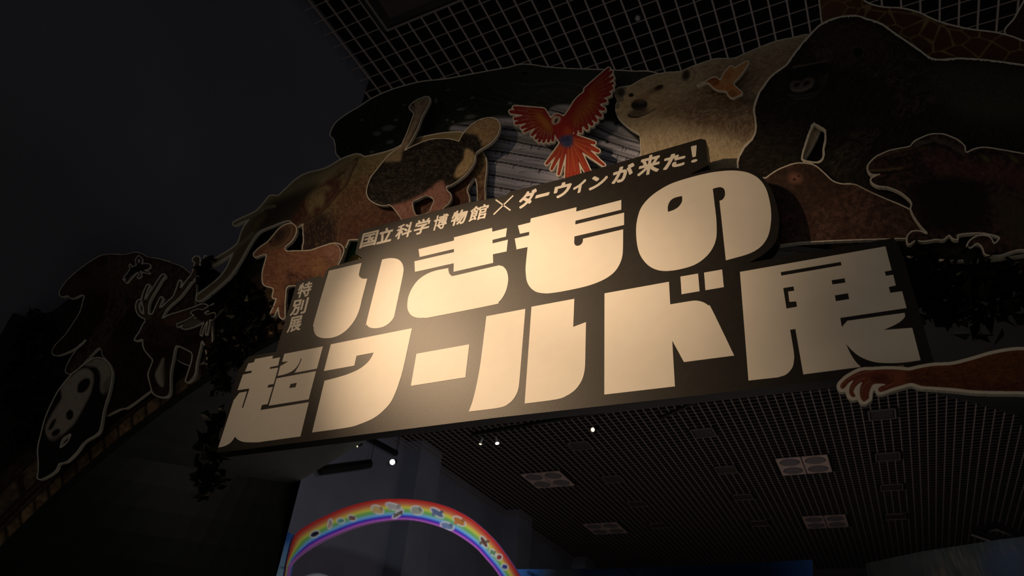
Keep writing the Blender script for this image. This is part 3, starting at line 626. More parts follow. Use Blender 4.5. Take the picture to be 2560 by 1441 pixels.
def bar(p, q, wd):
    p, q = np.array(p, float), np.array(q, float); n = (q - p)[::-1] * (1, -1); n = n / np.hypot(*n) * wd / 2
    V, F = fill([np.array([p + n, q + n, q - n, p - n])]); slab('small_letter', V, F, YT - .003, .003, title, M['letter'])
bar((1239, 499.5), (1276.5, 526.4), 3.4); bar((1283, 489.2), (1234, 536.7), 3.4)
for ch, bl, br, up_ in (('特', (598, 872), (735, 842), (38, -150)), ('別', (530, 1058), (688, 1026), (40, -160)), ('展', (497, 1238), (632, 1208), (36, -155))):
    glyph(ch, cell(4.2367, 600, 540, bl, br, up_), .028)
for p, yb_ in (((960, 590), 2.74), ((1400, 470), 2.79), ((1700, 400), 2.755), ((2120, 650), YG)):
    q = onY([p], YT + .07)[0]; MB().box(q[0] - .03, q[0] + .03, YT + .07, yb_, q[2] - .03, q[2] + .03).build('mounting_bracket', M['wood'], title)
#--END-TITLE--

# ------------------------------------------------------------------ printed animal cutouts around the gate
CREAM = (.72, .68, .58)
# whale, farthest back
wh = [(826, 338), (838, 310), (866, 287), (898, 268), (930, 247), (980, 225), (1049, 206), (1117, 198), (1186, 185), (1240, 175), (1270, 170), (1300, 162), (1330, 163), (1371, 169), (1431, 173), (1501, 175), (1580, 179), (1641, 184), (1720, 230), (1700, 420), (1600, 520), (1250, 560), (1000, 500), (860, 430), (852, 397), (841, 383), (839, 362), (834, 345)]
A = Art([wh], base=(.014, .020, .014))
A.fur(5000, 15, 22, (.035, .045, .03), .5, jit=.5); A.blob(1500, 200, 260, 45, 3, (.055, .055, .06), .8, 1.2); A.blob(1330, 200, 200, 40, 0, (.03, .045, .03), .6, 1.2)
for k in range(7): A.line([(1120 + k * 60, 212 + k * 3), (1180 + k * 60, 240 + k * 4), (1260 + k * 65, 262 + k * 3), (1340 + k * 55, 250)], 2, (.075, .075, .065), .5)
A.line([(1290, 208), (1330, 212), (1380, 206), (1440, 212), (1500, 230)], 3, (.10, .10, .10), .6); A.line([(1350, 235), (1400, 222), (1450, 235), (1520, 262)], 2, (.10, .10, .10), .5)
A.blob(1312, 183, 8, 4, 5, (.005, .005, .005), 1, .5); A.line([(1298, 180), (1315, 176), (1330, 182)], 1.5, (.12, .11, .09), .8)
for x, y, a, b in ((970, 320, 16, 7), (943, 334, 10, 5), (1176, 292, 14, 5), (1152, 273, 10, 3), (1090, 252, 4, 6), (1275, 258, 6, 3), (1060, 290, 4, 2), (1118, 300, 4, 3), (1132, 305, 4, 3), (1120, 225, 6, 2), (990, 300, 6, 3), (1180, 245, 5, 2), (905, 300, 4, 2), (930, 380, 6, 3), (975, 355, 9, 4), (1010, 262, 5, 2)):
    A.blob(x, y, a, b, -8, (.16, .18, .17), .8, .6)
for _ in range(130): A.blob(rng.uniform(860, 1200), rng.uniform(250, 400), rng.uniform(1, 3.5), rng.uniform(.8, 2), -10, (.09, .10, .07), .6, .6)
gv = A.region([(1125, 325), (1165, 306), (1220, 303), (1235, 292), (1290, 296), (1330, 312), (1360, 290), (1385, 266), (1430, 264), (1450, 285), (1500, 300), (1560, 322), (1640, 420), (1620, 560), (1200, 560), (1190, 380)], 2)
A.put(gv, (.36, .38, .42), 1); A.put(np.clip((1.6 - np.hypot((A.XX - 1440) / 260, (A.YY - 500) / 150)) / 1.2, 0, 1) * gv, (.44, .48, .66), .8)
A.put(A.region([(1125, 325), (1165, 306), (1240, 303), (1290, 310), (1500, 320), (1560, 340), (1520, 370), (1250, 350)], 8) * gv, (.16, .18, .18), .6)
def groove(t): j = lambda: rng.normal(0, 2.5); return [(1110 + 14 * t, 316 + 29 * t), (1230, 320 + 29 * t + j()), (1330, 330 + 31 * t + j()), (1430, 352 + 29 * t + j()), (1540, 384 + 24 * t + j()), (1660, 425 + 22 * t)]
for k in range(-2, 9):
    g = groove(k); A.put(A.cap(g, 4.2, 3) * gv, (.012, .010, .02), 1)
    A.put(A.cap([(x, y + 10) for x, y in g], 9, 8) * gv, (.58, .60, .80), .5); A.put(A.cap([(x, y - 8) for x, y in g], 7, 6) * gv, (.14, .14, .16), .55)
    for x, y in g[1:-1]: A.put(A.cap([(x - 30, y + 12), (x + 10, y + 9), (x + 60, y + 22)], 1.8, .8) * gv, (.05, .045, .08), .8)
    for _ in range(9):
        x = rng.uniform(1210, 1600); y = float(np.interp(x, [q[0] for q in g], [q[1] for q in g])); A.put(A.cap([(x, y), (x - 4, y + rng.uniform(7, 13))], 3.6, 1.2) * gv, (.02, .016, .03), .9)
    x = rng.uniform(1220, 1500); y = float(np.interp(x, [q[0] for q in g], [q[1] for q in g])); A.put(A.cap([(x, y + 3), (x + 40, y + 14), (x + 90, y + 22)], 1.6, 1) * gv, (.06, .05, .08), .7)
for x, y in ((1505, 303), (1540, 310), (1518, 355)): A.blob(x, y, 5, 4, 0, (.015, .012, .02), 1, .4)
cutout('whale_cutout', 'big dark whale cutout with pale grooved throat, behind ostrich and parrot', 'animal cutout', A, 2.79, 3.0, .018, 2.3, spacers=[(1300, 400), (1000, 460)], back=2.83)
# giraffe and the dark cutout beside it
gi = [(2049, -140), (2049, -20), (2050, 0), (2052, 21), (2057, 58), (2070, 110), (2160, 190), (2400, 230), (2600, 240), (2700, 230), (2700, 160), (2600, 119), (2560, 105), (2526, 92), (2484, 82), (2421, 74), (2357, 59), (2326, 47), (2294, 32), (2252, 22), (2206, 19), (2172, 10), (2155, -6), (2150, -60), (2160, -140)]
A = Art([gi], base=(.085, .035, .018))
st = rng.random((150, 2)) * (A.w, A.h) + (A.x0, A.y0)
def vor(A, st, sx=1.0, sy_=1.6):
    best = np.full((A.h, A.w), 1e9, np.float32); sec = best.copy()
    for x, y in st:
        d = np.hypot((A.XX - x) * sx, (A.YY - y) * sy_); sec = np.minimum(sec, np.maximum(d, best)); best = np.minimum(best, d)
    return sec - best
v = vor(A, st); A.put(np.clip((4.5 - v) / 2.5, 0, 1), (.30, .21, .10), .9); A.blob(2080, 30, 60, 60, 0, (.22, .12, .06), .35, 1); A.fur(1500, 20, 8, (.03, .015, .01), .4)
cutout('giraffe_cutout', 'giraffe neck cutout with brown patches in the top right corner, behind the gorilla', 'animal cutout', A, 2.80, 4.5, .018, 2.6, spacers=[(2400, 150)])
A = Art([[(2516, 84), (2538, 46), (2562, 3), (2600, -60), (2700, -80), (2720, 140), (2600, 112)]], base=(.05, .022, .014)); A.fur(500, 70, 12, (.12, .06, .03), .4)
cutout('brown_cutout', 'dark brown cutout cropped by the right edge above the giraffe neck', 'animal cutout', A, 2.815, 4.5, .014, 4)
# polar bear
pb = [(1604, 389), (1602, 345), (1600, 335), (1576, 320), (1551, 298), (1542, 281), (1541, 263), (1546, 252), (1539, 238), (1538, 229), (1546, 221), (1561, 218), (1579, 215), (1601, 202), (1631, 190), (1665, 183), (1701, 180), (1721, 172), (1738, 165), (1776, 152), (1793, 148), (1834, 147), (1857, 138), (1897, 121), (1939, 105), (1981, 96), (2030, 88), (2100, 110), (2060, 300), (1960, 460), (1850, 500), (1700, 500), (1606, 490)]
A = Art([pb], base=(.50, .42, .29))
A.poly([(1740, 210), (1800, 190), (1900, 150), (2060, 110), (2060, 300), (1900, 320), (1880, 360), (1800, 330), (1730, 320), (1700, 300), (1650, 290), (1640, 260), (1700, 250)], (.17, .105, .075), .9, 14)
A.poly([(1760, 190), (1800, 150), (1960, 105), (2060, 95), (2060, 200), (1880, 230)], (.30, .22, .15), .8, 14)
A.blob(1640, 245, 90, 50, -15, (.42, .30, .16), .6, 1.3)
A.fur(5000, lambda x, y: np.where(y > 300, 105, 165) + (x * 3) % 30, 13, (.14, .09, .05), .42, jit=.22); A.fur(3500, lambda x, y: np.where(y > 300, 100, 160), 12, (.66, .55, .36), .4, jit=.22)
A.fur(1500, 75, 12, (.75, .66, .45), .5, region=A.region([(1600, 340), (1850, 350), (1900, 440), (1600, 440)], 8))
A.blob(1598, 262, 21, 14, -8, (.02, .018, .02), 1, .2); A.blob(1604, 256, 9, 5, -8, (.07, .07, .08), .8, .6); A.line([(1573, 287), (1590, 293), (1615, 285), (1636, 271)], 5, (.01, .008, .01), 1, 1.5); A.blob(1596, 280, 26, 10, -15, (.06, .05, .045), .8, .6)
A.blob(1578, 238, 7, 5, -10, (.01, .01, .01), 1, .3); A.blob(1647, 219, 12, 6, -22, (.01, .008, .008), 1, .5); A.blob(1640, 225, 18, 6, -25, (.10, .06, .04), .6, 1)
A.blob(1553, 231, 9, 11, 10, (.05, .03, .03), .9, .7); A.blob(1715, 188, 10, 14, 15, (.03, .02, .02), .95, .7); A.line([(1727, 172), (1737, 180), (1733, 198), (1718, 208)], 2, (.12, .08, .05), .8)
A.blob(1610, 240, 25, 8, -30, (.25, .15, .08), .5, 1)
cutout('polar_bear_cutout', 'cream polar bear cutout behind the right end of the small lettering', 'animal cutout', A, 2.755, 3.2, .018, 2.0, spacers=[(1750, 420), (1950, 250)], rag=0.7)
# gorilla
go = [(1858, 440), (1850, 410), (1866, 372), (1886, 352), (1896, 330), (1896, 300), (1892, 272), (1902, 240), (1918, 215), (1936, 193), (1970, 168), (1988, 143), (2012, 112), (2036, 86), (2058, 66), (2092, 52), (2134, 46), (2165, 54), (2200, 66), (2231, 88), (2262, 109), (2293, 130), (2318, 149), (2345, 156), (2400, 153), (2463, 157), (2560, 170), (2680, 190), (2720, 500), (2600, 620), (2300, 640), (2130, 560), (2050, 480), (1990, 520), (1890, 520)]
ho = [(2033, 302), (2050, 310), (2068, 322), (2071, 345), (2066, 372), (2064, 398), (2048, 412), (2026, 412), (2000, 404), (1999, 384), (2009, 352), (2021, 318)]
A = Art([go], holes=[ho], base=(.015, .013, .011))
A.fur(9000, lambda x, y: np.where(x < 2000, 160, 115) + 12 * np.sin(y / 25), 19, (.060, .052, .040), .5, jit=.22); A.fur(3500, lambda x, y: 120 + (x + y) % 50, 17, (.115, .095, .068), .55, jit=.22, region=A.region([(2040, 60), (2200, 70), (2300, 140), (2350, 250), (2150, 330), (2080, 420), (2130, 420), (2250, 250), (2170, 180), (2040, 130)], 20))
A.poly([(2330, 170), (2560, 175), (2680, 200), (2680, 290), (2440, 300), (2370, 260)], (.085, .08, .055), .6, 24); A.fur(1500, 40, 10, (.02, .02, .015), .6, region=A.region([(2330, 150), (2600, 160), (2600, 250), (2340, 240)], 10))
A.poly([(2060, 70), (2130, 55), (2200, 80), (2220, 140), (2120, 150), (2050, 140), (2010, 150)], (.06, .035, .022), .5, 16)
A.poly([(1968, 178), (2060, 160), (2075, 200), (2060, 232), (2000, 252), (1966, 240), (1970, 210)], (.012, .012, .013), .9, 4)
A.line([(1985, 168), (2025, 160), (2070, 152)], 5, (.16, .14, .11), .7, 2); A.line([(1990, 176), (2030, 170), (2072, 164)], 3, (.01, .01, .01), .9)
A.poly([(1974, 216), (1982, 204), (1998, 202), (2004, 206), (2014, 196), (2030, 195), (2036, 204), (2030, 216), (2006, 230), (1984, 230)], (.11, .10, .092), .9, 2); A.line([(1980, 224), (2004, 226), (2030, 214)], 3, (.26, .24, .21), .7)
A.blob(1992, 212, 9, 5, -25, (.004, .004, .004), 1, .7); A.blob(2016, 208, 10, 5, -30, (.004, .004, .004), 1, .7); A.poly([(1966, 236), (2000, 238), (2045, 228), (2058, 214), (2056, 226), (2030, 244), (1990, 250)], (.07, .065, .062), .8, 2); A.line([(1966, 240), (2000, 243), (2042, 235), (2056, 222)], 2.2, (.004, .004, .004), 1)
for k in range(5): A.line([(2048, 185 + k * 6), (2062, 190 + k * 5), (2070, 180 + k * 6)], 1.4, (.13, .12, .10), .6)
A.blob(2147, 130, 15, 12, 30, (.006, .006, .006), .95, .4); A.line([(2132, 122), (2145, 116), (2158, 122), (2158, 134), (2150, 142)], 1.6, (.13, .11, .08), .8)
for k in range(7): A.line([(2040, 128 + k * 5), (2060, 122 + k * 5), (2078, 128 + k * 5)], 1.3, (.13, .11, .08), .5)
cutout('gorilla_cutout', 'large dark gorilla cutout on the right, frowning, in front of polar bear and giraffe', 'animal cutout', A, 2.725, 9.5, .018, 2.6, spacers=[(2300, 400)], rag=3.6)
# star-nosed brown animal below the gorilla
mo = [(1900, 462), (1916, 447), (1940, 430), (1963, 419), (1994, 410), (2032, 414), (2058, 434), (2080, 454), (2104, 462), (2134, 463), (2170, 480), (2215, 500), (2262, 520), (2300, 545), (2330, 590), (2262, 594), (2150, 597), (2000, 604), (1930, 612), (1880, 600)]
A = Art([mo], base=(.085, .045, .035)); A.mottle(9, (.16, .085, .07), .7, .5); A.mottle(5, (.025, .014, .012), .6, .55); A.fur(3500, 150, 10, (.15, .09, .07), .45, jit=.8); A.fur(2500, 20, 10, (.02, .012, .01), .5, jit=1)
A.poly([(1900, 462), (1963, 419), (2032, 414), (2104, 462), (2050, 520), (1960, 520)], (.04, .028, .02), .6, 8); A.blob(1988, 446, 16, 12, 10, (.30, .14, .10), .75, 1.1); A.blob(1986, 449, 4, 3, 0, (.02, .01, .01), 1, .4); A.blob(1997, 441, 3, 3, 0, (.02, .01, .01), 1, .4)
cutout('mole_cutout', 'reddish-brown furry animal cutout with a pink nose, below the gorilla', 'animal cutout', A, 2.705, 4.2, .018, 2.6, spacers=[(2100, 545)], back=2.725, rag=0.5)
# iguana
a_ = lambda p: T(4.002, 2150, 300, p)
ig = a_([(85, 495), (92, 450), (125, 410), (165, 375), (215, 350), (300, 315), (400, 293), (505, 272), (545, 225), (620, 185), (720, 150), (830, 150), (900, 175), (960, 200), (1010, 235), (1040, 270), (1045, 325), (1075, 335), (1130, 305), (1240, 283), (1400, 305), (1640, 348), (1900, 400), (2050, 500), (2050, 1350), (1640, 1290), (1480, 1320), (1400, 1345), (1260, 1340), (1235, 1270), (1170, 1225), (1100, 1275), (1078, 1262), (1110, 1210), (1190, 1165), (1290, 1175), (1335, 1245), (1385, 1215), (1400, 1165), (1230, 1125), (1050, 1128), (960, 1150), (975, 1190), (930, 1180), (890, 1140), (830, 1190), (760, 1185), (640, 1205), (540, 1200), (490, 1240), (478, 1180), (520, 1125), (600, 1120), (650, 1145), (690, 1140), (610, 1050), (540, 950), (515, 880), (530, 835), (480, 770), (400, 710), (290, 665), (190, 655), (125, 620), (118, 588), (180, 560), (225, 538), (120, 535)])
A = Art([ig], base=(.035, .022, .018)); A.mottle(6, (.10, .055, .045), .7, .5); A.mottle(4, (.014, .012, .012), .5, .55)
A.poly(a_([(520, 640), (1000, 560), (1300, 700), (1200, 1100), (700, 1110), (540, 860)]), (.012, .011, .012), .85, 12); A.poly(a_([(700, 350), (1100, 430), (1640, 480), (1900, 560), (1640, 650), (1200, 580), (800, 540)]), (.10, .045, .042), .6, 10); A.mottle(4, (.16, .08, .07), .4, .6, A.region(a_([(700, 350), (1640, 430), (1640, 650), (800, 540)]), 8))
A.poly(a_([(1270, 770), (1450, 760), (1640, 820), (1640, 1280), (1450, 1200), (1350, 900)]), (.075, .06, .035), .6, 8); A.line(a_([(90, 505), (230, 500), (420, 480)]), 5, (.17, .12, .06), .8); A.line(a_([(215, 535), (350, 520), (520, 500)]), 3, (.006, .005, .005), .9)
A.line(a_([(160, 390), (300, 330), (500, 290), (640, 285)]), 5, (.15, .10, .05), .6); A.blob(*a_([(380, 390)])[0], 9, 5, -10, (.006, .005, .005), .9, .6); A.blob(*a_([(200, 560)])[0], 12, 3, -12, (.14, .05, .05), .7, .6)
for k in range(26):
    t = k / 25; x = lerp(535, 1035, t); y0_ = float(np.interp(t, [0, .4, .7, 1], [245, 190, 240, 330])); h_ = 60 if t < .85 else 35
    A.line(a_([(x, y0_ + 55), (x + 18, y0_ - h_ * .2)]), 2.6, (.008, .007, .007), .95, .8); A.line(a_([(x + 9, y0_ + 25), (x + 24, y0_ - 20)]), 1.8, CREAM, .22, 1)
for k in range(24): x = 1070 + k * 26; y0_ = float(np.interp(x, [1070, 1240, 1400, 1680], [330, 290, 312, 360])); A.line(a_([(x - 8, y0_ + 45), (x + 4, y0_)]), 2.4, (.008, .007, .007), .9, .8)
for x in (1260, 1540): A.blob(*a_([(x, 390)])[0], 12, 5, 40, (.13, .14, .05), .7, 1)
cutout('iguana_cutout', 'spiny-backed iguana cutout at the right edge, below the gorilla', 'animal cutout', A, 2.685, 4.6, .018, 2.3, spacers=[(2400, 480)], back=2.725, rag=0.7)
#--END-A--
# elephant
el = [(1160, 333), (1127, 332), (1083, 338), (1026, 352), (990, 372), (957, 383), (912, 393), (904, 389), (893, 386), (877, 390), (852, 400), (822, 418), (796, 427), (768, 434), (741, 449), (714, 474), (694, 491), (683, 489), (673, 492), (662, 506), (650, 520), (628, 545), (612, 566), (604, 582), (596, 607), (581, 641), (566, 673), (546, 698), (520, 719), (494, 739), (494, 752), (512, 744), (565, 699), (579, 683), (599, 653), (619, 618), (638, 588), (653, 575), (683, 563), (710, 553), (724, 551), (734, 560), (743, 568), (752, 561), (760, 558), (758, 565), (760, 605), (757, 625), (764, 700), (845, 680), (854, 648), (868, 606), (884, 598), (1000, 600), (1100, 600), (1164, 560), (1172, 500), (1166, 475), (1177, 452), (1188, 444), (1194, 470), (1196, 560), (1212, 560), (1211, 496), (1211, 456), (1215, 421), (1213, 396), (1200, 374), (1185, 350)]
A = Art([el], strokes=[([(588, 559), (606, 550), (630, 540), (656, 527)], 7, 11), ([(652, 522), (668, 519), (686, 516)], 5, 6), ([(524, 660), (556, 643), (590, 620), (630, 585)], 10, 9)], base=(.33, .27, .135))
A.poly([(850, 470), (1000, 430), (1210, 400), (1220, 620), (860, 640), (757, 640), (760, 560), (830, 540)], (.21, .095, .058), .85, 14)
A.poly([(760, 560), (830, 530), (845, 600), (830, 640), (757, 640)], (.015, .014, .02), .9, 10)
A.poly([(860, 560), (930, 520), (1200, 470), (1210, 600), (880, 610)], (.15, .05, .042), .75, 14)
for n_, ang_, c_ in ((6500, lambda x, y: 95 + 25 * np.sin(y / 22) + (x - 900) * .12, (.045, .022, .015)), (3200, lambda x, y: 5 + 30 * np.sin(x / 25), (.05, .025, .018)), (700, lambda x, y: 100 + 25 * np.sin(y / 20), (.36, .22, .11))):
    A.fur(n_, ang_, 10, c_, .55, jit=.2, region=A.region([(840, 430), (1000, 400), (1215, 400), (1215, 620), (760, 640), (800, 520), (850, 500)], 10))
A.fur(2500, lambda x, y: 15 + (x * 3) % 20, 8, (.12, .09, .04), .35, region=A.region([(850, 405), (1160, 338), (1180, 400), (860, 440)], 8)); A.fur(1500, 85, 12, (.62, .48, .26), .55, region=A.region([(1180, 380), (1212, 400), (1215, 560), (1195, 560)], 3))
# head and trunk
A.poly([(880, 400), (860, 440), (820, 470), (760, 530), (735, 560), (640, 590), (600, 660), (490, 760), (500, 730), (590, 640), (600, 570), (690, 490), (780, 425), (850, 398)], (.20, .16, .10), .9, 4)
A.poly([(870, 400), (800, 430), (740, 458), (690, 495), (720, 500), (800, 470), (860, 430)], (.36, .30, .16), .75, 6)
A.poly([(690, 500), (760, 470), (800, 460), (790, 500), (740, 550), (640, 580), (640, 540)], (.035, .028, .02), .85, 8); A.poly([(600, 590), (640, 550), (660, 545), (640, 580), (600, 650), (520, 735), (560, 680)], (.12, .08, .055), .6, 5)
A.fur(700, lambda x, y: 35 + (x % 20), 8, (.17, .11, .07), .6, region=A.region([(600, 560), (640, 560), (600, 650), (500, 750), (480, 750), (580, 650)], 3)); A.poly([(632, 560), (655, 538), (668, 536), (650, 560), (638, 578)], (.20, .16, .06), .8, 4)
ear = [(884, 404), (880, 428), (866, 460), (848, 480), (820, 515), (795, 534), (770, 547), (748, 564), (741, 568), (729, 553), (741, 530), (754, 507), (771, 489), (800, 467), (830, 440), (850, 420)]
A.poly(ear, (.11, .042, .034), .95, 2); A.poly([(884, 404), (880, 428), (866, 460), (850, 478), (852, 452), (838, 450), (820, 447), (850, 420)], (.26, .20, .11), .85, 3)
A.poly([(771, 489), (800, 467), (826, 465), (824, 478), (812, 480), (810, 510), (800, 520), (790, 512), (780, 535), (770, 530), (765, 505)], (.36, .28, .14), .9, 4); A.fur(160, 110, 9, (.05, .018, .015), .6, region=A.region(ear, 2)); A.fur(60, 105, 9, (.36, .26, .14), .5, region=A.region(ear, 2))
for k in range(7): A.line([(872 - k * 4, 420 + k * 4), (855 - k * 3, 432 + k * 3), (838 - k * 2, 440 + k * 2)], 1.5, (.07, .035, .025), .7)
A.line([(885, 404), (881, 428), (867, 460), (848, 482), (820, 517), (795, 537), (770, 549), (745, 568)], 2.4, (.03, .018, .012), .95); A.line([(886, 400), (894, 394), (905, 394)], 2.5, (.05, .03, .02), .8)
for s__ in ([(588, 559), (606, 550), (630, 540), (656, 527)], [(652, 522), (668, 519), (686, 516)], [(524, 660), (556, 643), (590, 620), (630, 585)]): A.line(s__, 7, (.30, .26, .18), .9, 8); A.line(s__, 1.6, (.08, .06, .04), .7)
cutout('elephant_cutout', 'elephant cutout with tusks and ear, its trunk reaching down to the left, behind the ostrich', 'animal cutout', A, 2.74, 3.4, .018, 2.0, spacers=[(800, 600), (700, 520)])
# ostrich
a_ = lambda p: T(4.239, 890, 220, p)
os_ = a_([(120, 1090), (140, 1010), (165, 950), (245, 850), (300, 780), (350, 720), (420, 670), (470, 640), (540, 500), (600, 340), (622, 262), (570, 212), (605, 165), (660, 130), (740, 98), (770, 100), (772, 135), (735, 215), (690, 300), (640, 430), (570, 560), (480, 690), (560, 645), (660, 600), (800, 552), (950, 545), (1050, 562), (1090, 575), (1130, 510), (1170, 455), (1240, 390), (1330, 338), (1440, 322), (1500, 360), (1515, 420), (1480, 510), (1400, 590), (1310, 645), (1255, 695), (1245, 780), (1180, 880), (1100, 955), (1000, 1020), (945, 1045), (955, 1090), (995, 1130), (985, 1200), (900, 1290), (850, 1400), (640, 1460), (520, 1450), (480, 1370), (370, 1235), (300, 1240), (230, 1225), (150, 1180), (125, 1130)])
oh = a_([(590, 1195), (640, 1175), (735, 1130), (800, 1150), (835, 1190), (805, 1270), (770, 1330), (640, 1360), (600, 1300), (588, 1240)])
A = Art([os_], holes=[oh], base=(.020, .017, .014))
A.poly(a_([(380, 1240), (740, 1060), (900, 960), (950, 1050), (1000, 1130), (990, 1200), (850, 1420), (600, 1480), (500, 1440)]), (.46, .22, .18), .95, 5); A.fur(1800, 100, 7, (.22, .07, .07), .6, region=A.region(a_([(380, 1240), (940, 1000), (1000, 1200), (850, 1420), (500, 1440)]), 5)); A.fur(600, 100, 6, (.62, .38, .28), .5, region=A.region(a_([(380, 1240), (940, 1000), (1000, 1200), (850, 1420), (500, 1440)]), 5))
body = a_([(120, 1100), (160, 960), (240, 850), (310, 775), (470, 765), (560, 660), (660, 605), (800, 555), (950, 545), (1090, 575), (1160, 480), (1260, 470), (1340, 560), (1330, 620), (1250, 690), (1160, 640), (1140, 760), (1060, 860), (1050, 960), (960, 1040), (940, 980), (860, 1000), (740, 1100), (560, 1190), (370, 1240), (200, 1220)])
A.poly(body, (.010, .009, .008), 1, 3); rg = A.region(body, 2)
A.fur(5200, lambda x, y: 20 + 50 * np.sin(x / 60) + (y % 30), 12, (.040, .034, .027), .45, jit=.22, region=rg); A.fur(800, lambda x, y: 30 + 50 * np.sin(x / 60), 9, (.20, .17, .14), .4, jit=.22, region=rg); A.fur(2500, 70, 9, (.006, .005, .005), .6, jit=.3, region=rg)
tail = a_([(1160, 470), (1240, 390), (1330, 335), (1450, 318), (1520, 370), (1520, 440), (1480, 520), (1400, 600), (1340, 620), (1340, 560), (1270, 490)]); A.poly(tail, (.38, .27, .15), 1, 3); A.fur(1500, lambda x, y: 150 + 20 * np.sin(y / 10), 9, (.14, .08, .04), .6, region=A.region(tail, 2)); A.fur(900, 150, 9, (.62, .47, .28), .5, region=A.region(tail, 2))
wt = a_([(1165, 645), (1250, 700), (1240, 790), (1170, 890), (1090, 950), (1045, 930), (1080, 830), (1140, 760)]); A.poly(wt, (.62, .47, .26), 1, 2); A.fur(350, 110, 9, (.22, .14, .07), .6, region=A.region(wt, 2))
nk = a_([(560, 212), (605, 160), (740, 90), (780, 110), (735, 215), (690, 300), (570, 560), (480, 690), (470, 770), (380, 770), (300, 775), (350, 720), (420, 670), (540, 500), (622, 262)]); A.poly(nk, (.40, .31, .22), 1, 2); A.fur(500, 110, 7, (.12, .08, .06), .5, region=A.region(nk, 2)); A.line(a_([(720, 230), (650, 400), (560, 570)]), 6, (.09, .06, .05), .5)
A.poly(a_([(300, 775), (350, 720), (420, 670), (480, 690), (460, 760), (380, 775)]), (.30, .25, .13), .9, 4); A.blob(*a_([(607, 180)])[0], 3, 3.5, 0, (.01, .01, .01), 1, .4); A.line(a_([(565, 212), (610, 205), (640, 210)]), 2.4, (.05, .03, .03), .9); A.line(a_([(690, 170), (740, 120)]), 3, (.05, .035, .03), .6); A.line(a_([(640, 120), (750, 95)]), 3, (.30, .22, .16), .5)
cutout('ostrich_cutout', 'ostrich cutout with raised neck and shaggy black body, above the small lettering', 'animal cutout', A, 2.69, 3.6, .018, 1.9, spacers=[(1040, 430)], back=2.74, rag=1.0)
# ram
a_ = lambda p: T(4.2367, 600, 540, p)
ra = a_([(150, 428), (148, 400), (205, 342), (290, 282), (350, 215), (420, 135), (500, 90), (560, 90), (592, 130), (585, 190), (540, 265), (470, 330), (488, 376), (600, 375), (740, 370), (850, 335), (980, 295), (1055, 305), (1092, 345), (1085, 400), (1040, 500), (930, 700), (800, 800), (720, 760), (640, 740), (500, 745), (478, 850), (470, 980), (468, 1085), (425, 1070), (412, 990), (402, 900), (385, 868), (345, 866), (356, 768), (270, 738), (240, 690), (245, 580), (272, 480), (282, 405), (205, 418), (165, 436)])
A = Art([ra], strokes=[(a_([(345, 1040), (385, 950), (420, 860)]), 9, 9)], base=(.30, .135, .08))
A.poly(a_([(250, 560), (330, 480), (420, 500), (420, 700), (350, 760), (250, 710)]), (.24, .10, .065), .6, 8); A.poly(a_([(480, 600), (700, 640), (800, 580), (700, 760), (450, 900), (430, 1080), (490, 1080)]), (.07, .025, .02), .85, 6); A.poly(a_([(770, 480), (880, 440), (900, 620), (840, 660), (780, 620)]), (.50, .26, .10), .6, 6); A.poly(a_([(900, 320), (1040, 310), (1070, 400), (1000, 500), (930, 480)]), (.50, .25, .20), .6, 6)
A.fur(1500, lambda x, y: 10 + 25 * np.sin(x / 12), 8, (.10, .035, .025), .55); A.fur(900, lambda x, y: 10 + 25 * np.sin(x / 12), 8, (.55, .30, .18), .4)
A.line(a_([(1000, 295), (1050, 340), (1065, 400), (1030, 500)]), 3, (.60, .50, .42), .8); A.line(a_([(1030, 298), (1075, 345), (1082, 400), (1040, 500)]), 4, (.05, .02, .02), .9)
A.poly(a_([(300, 330), (310, 260), (400, 150), (500, 90), (570, 95), (592, 140), (570, 220), (500, 300), (420, 350), (340, 350)]), (.13, .07, .045), 1, 2)
A.line(a_([(300, 318), (350, 340), (430, 320), (510, 250), (550, 170), (520, 110)]), 6, (.24, .15, .09), .8); A.line(a_([(430, 240), (440, 200), (420, 260)]), 4, (.25, .17, .10), .8); A.blob(*a_([(420, 215)])[0], 10, 16, 30, (.03, .018, .014), .8, .7)
for k in range(10): A.line(a_([(330 + k * 22, 270 - k * 18), (345 + k * 24, 290 - k * 18)]), 1.3, (.05, .025, .018), .7)
A.poly(a_([(150, 430), (148, 400), (290, 285), (300, 340), (230, 400)]), (.22, .12, .07), .8, 3); A.line(a_([(165, 420), (200, 390), (240, 375)]), 1.6, (.04, .02, .02), .8); A.blob(*a_([(320, 275)])[0], 3, 2.5, 0, (.01, .005, .005), 1, .4)
cutout('ram_cutout', 'reddish-brown ram cutout with curled horn, left of the title board', 'animal cutout', A, 2.70, 3.2, .018, 1.8, spacers=[(770, 640)], back=2.74)
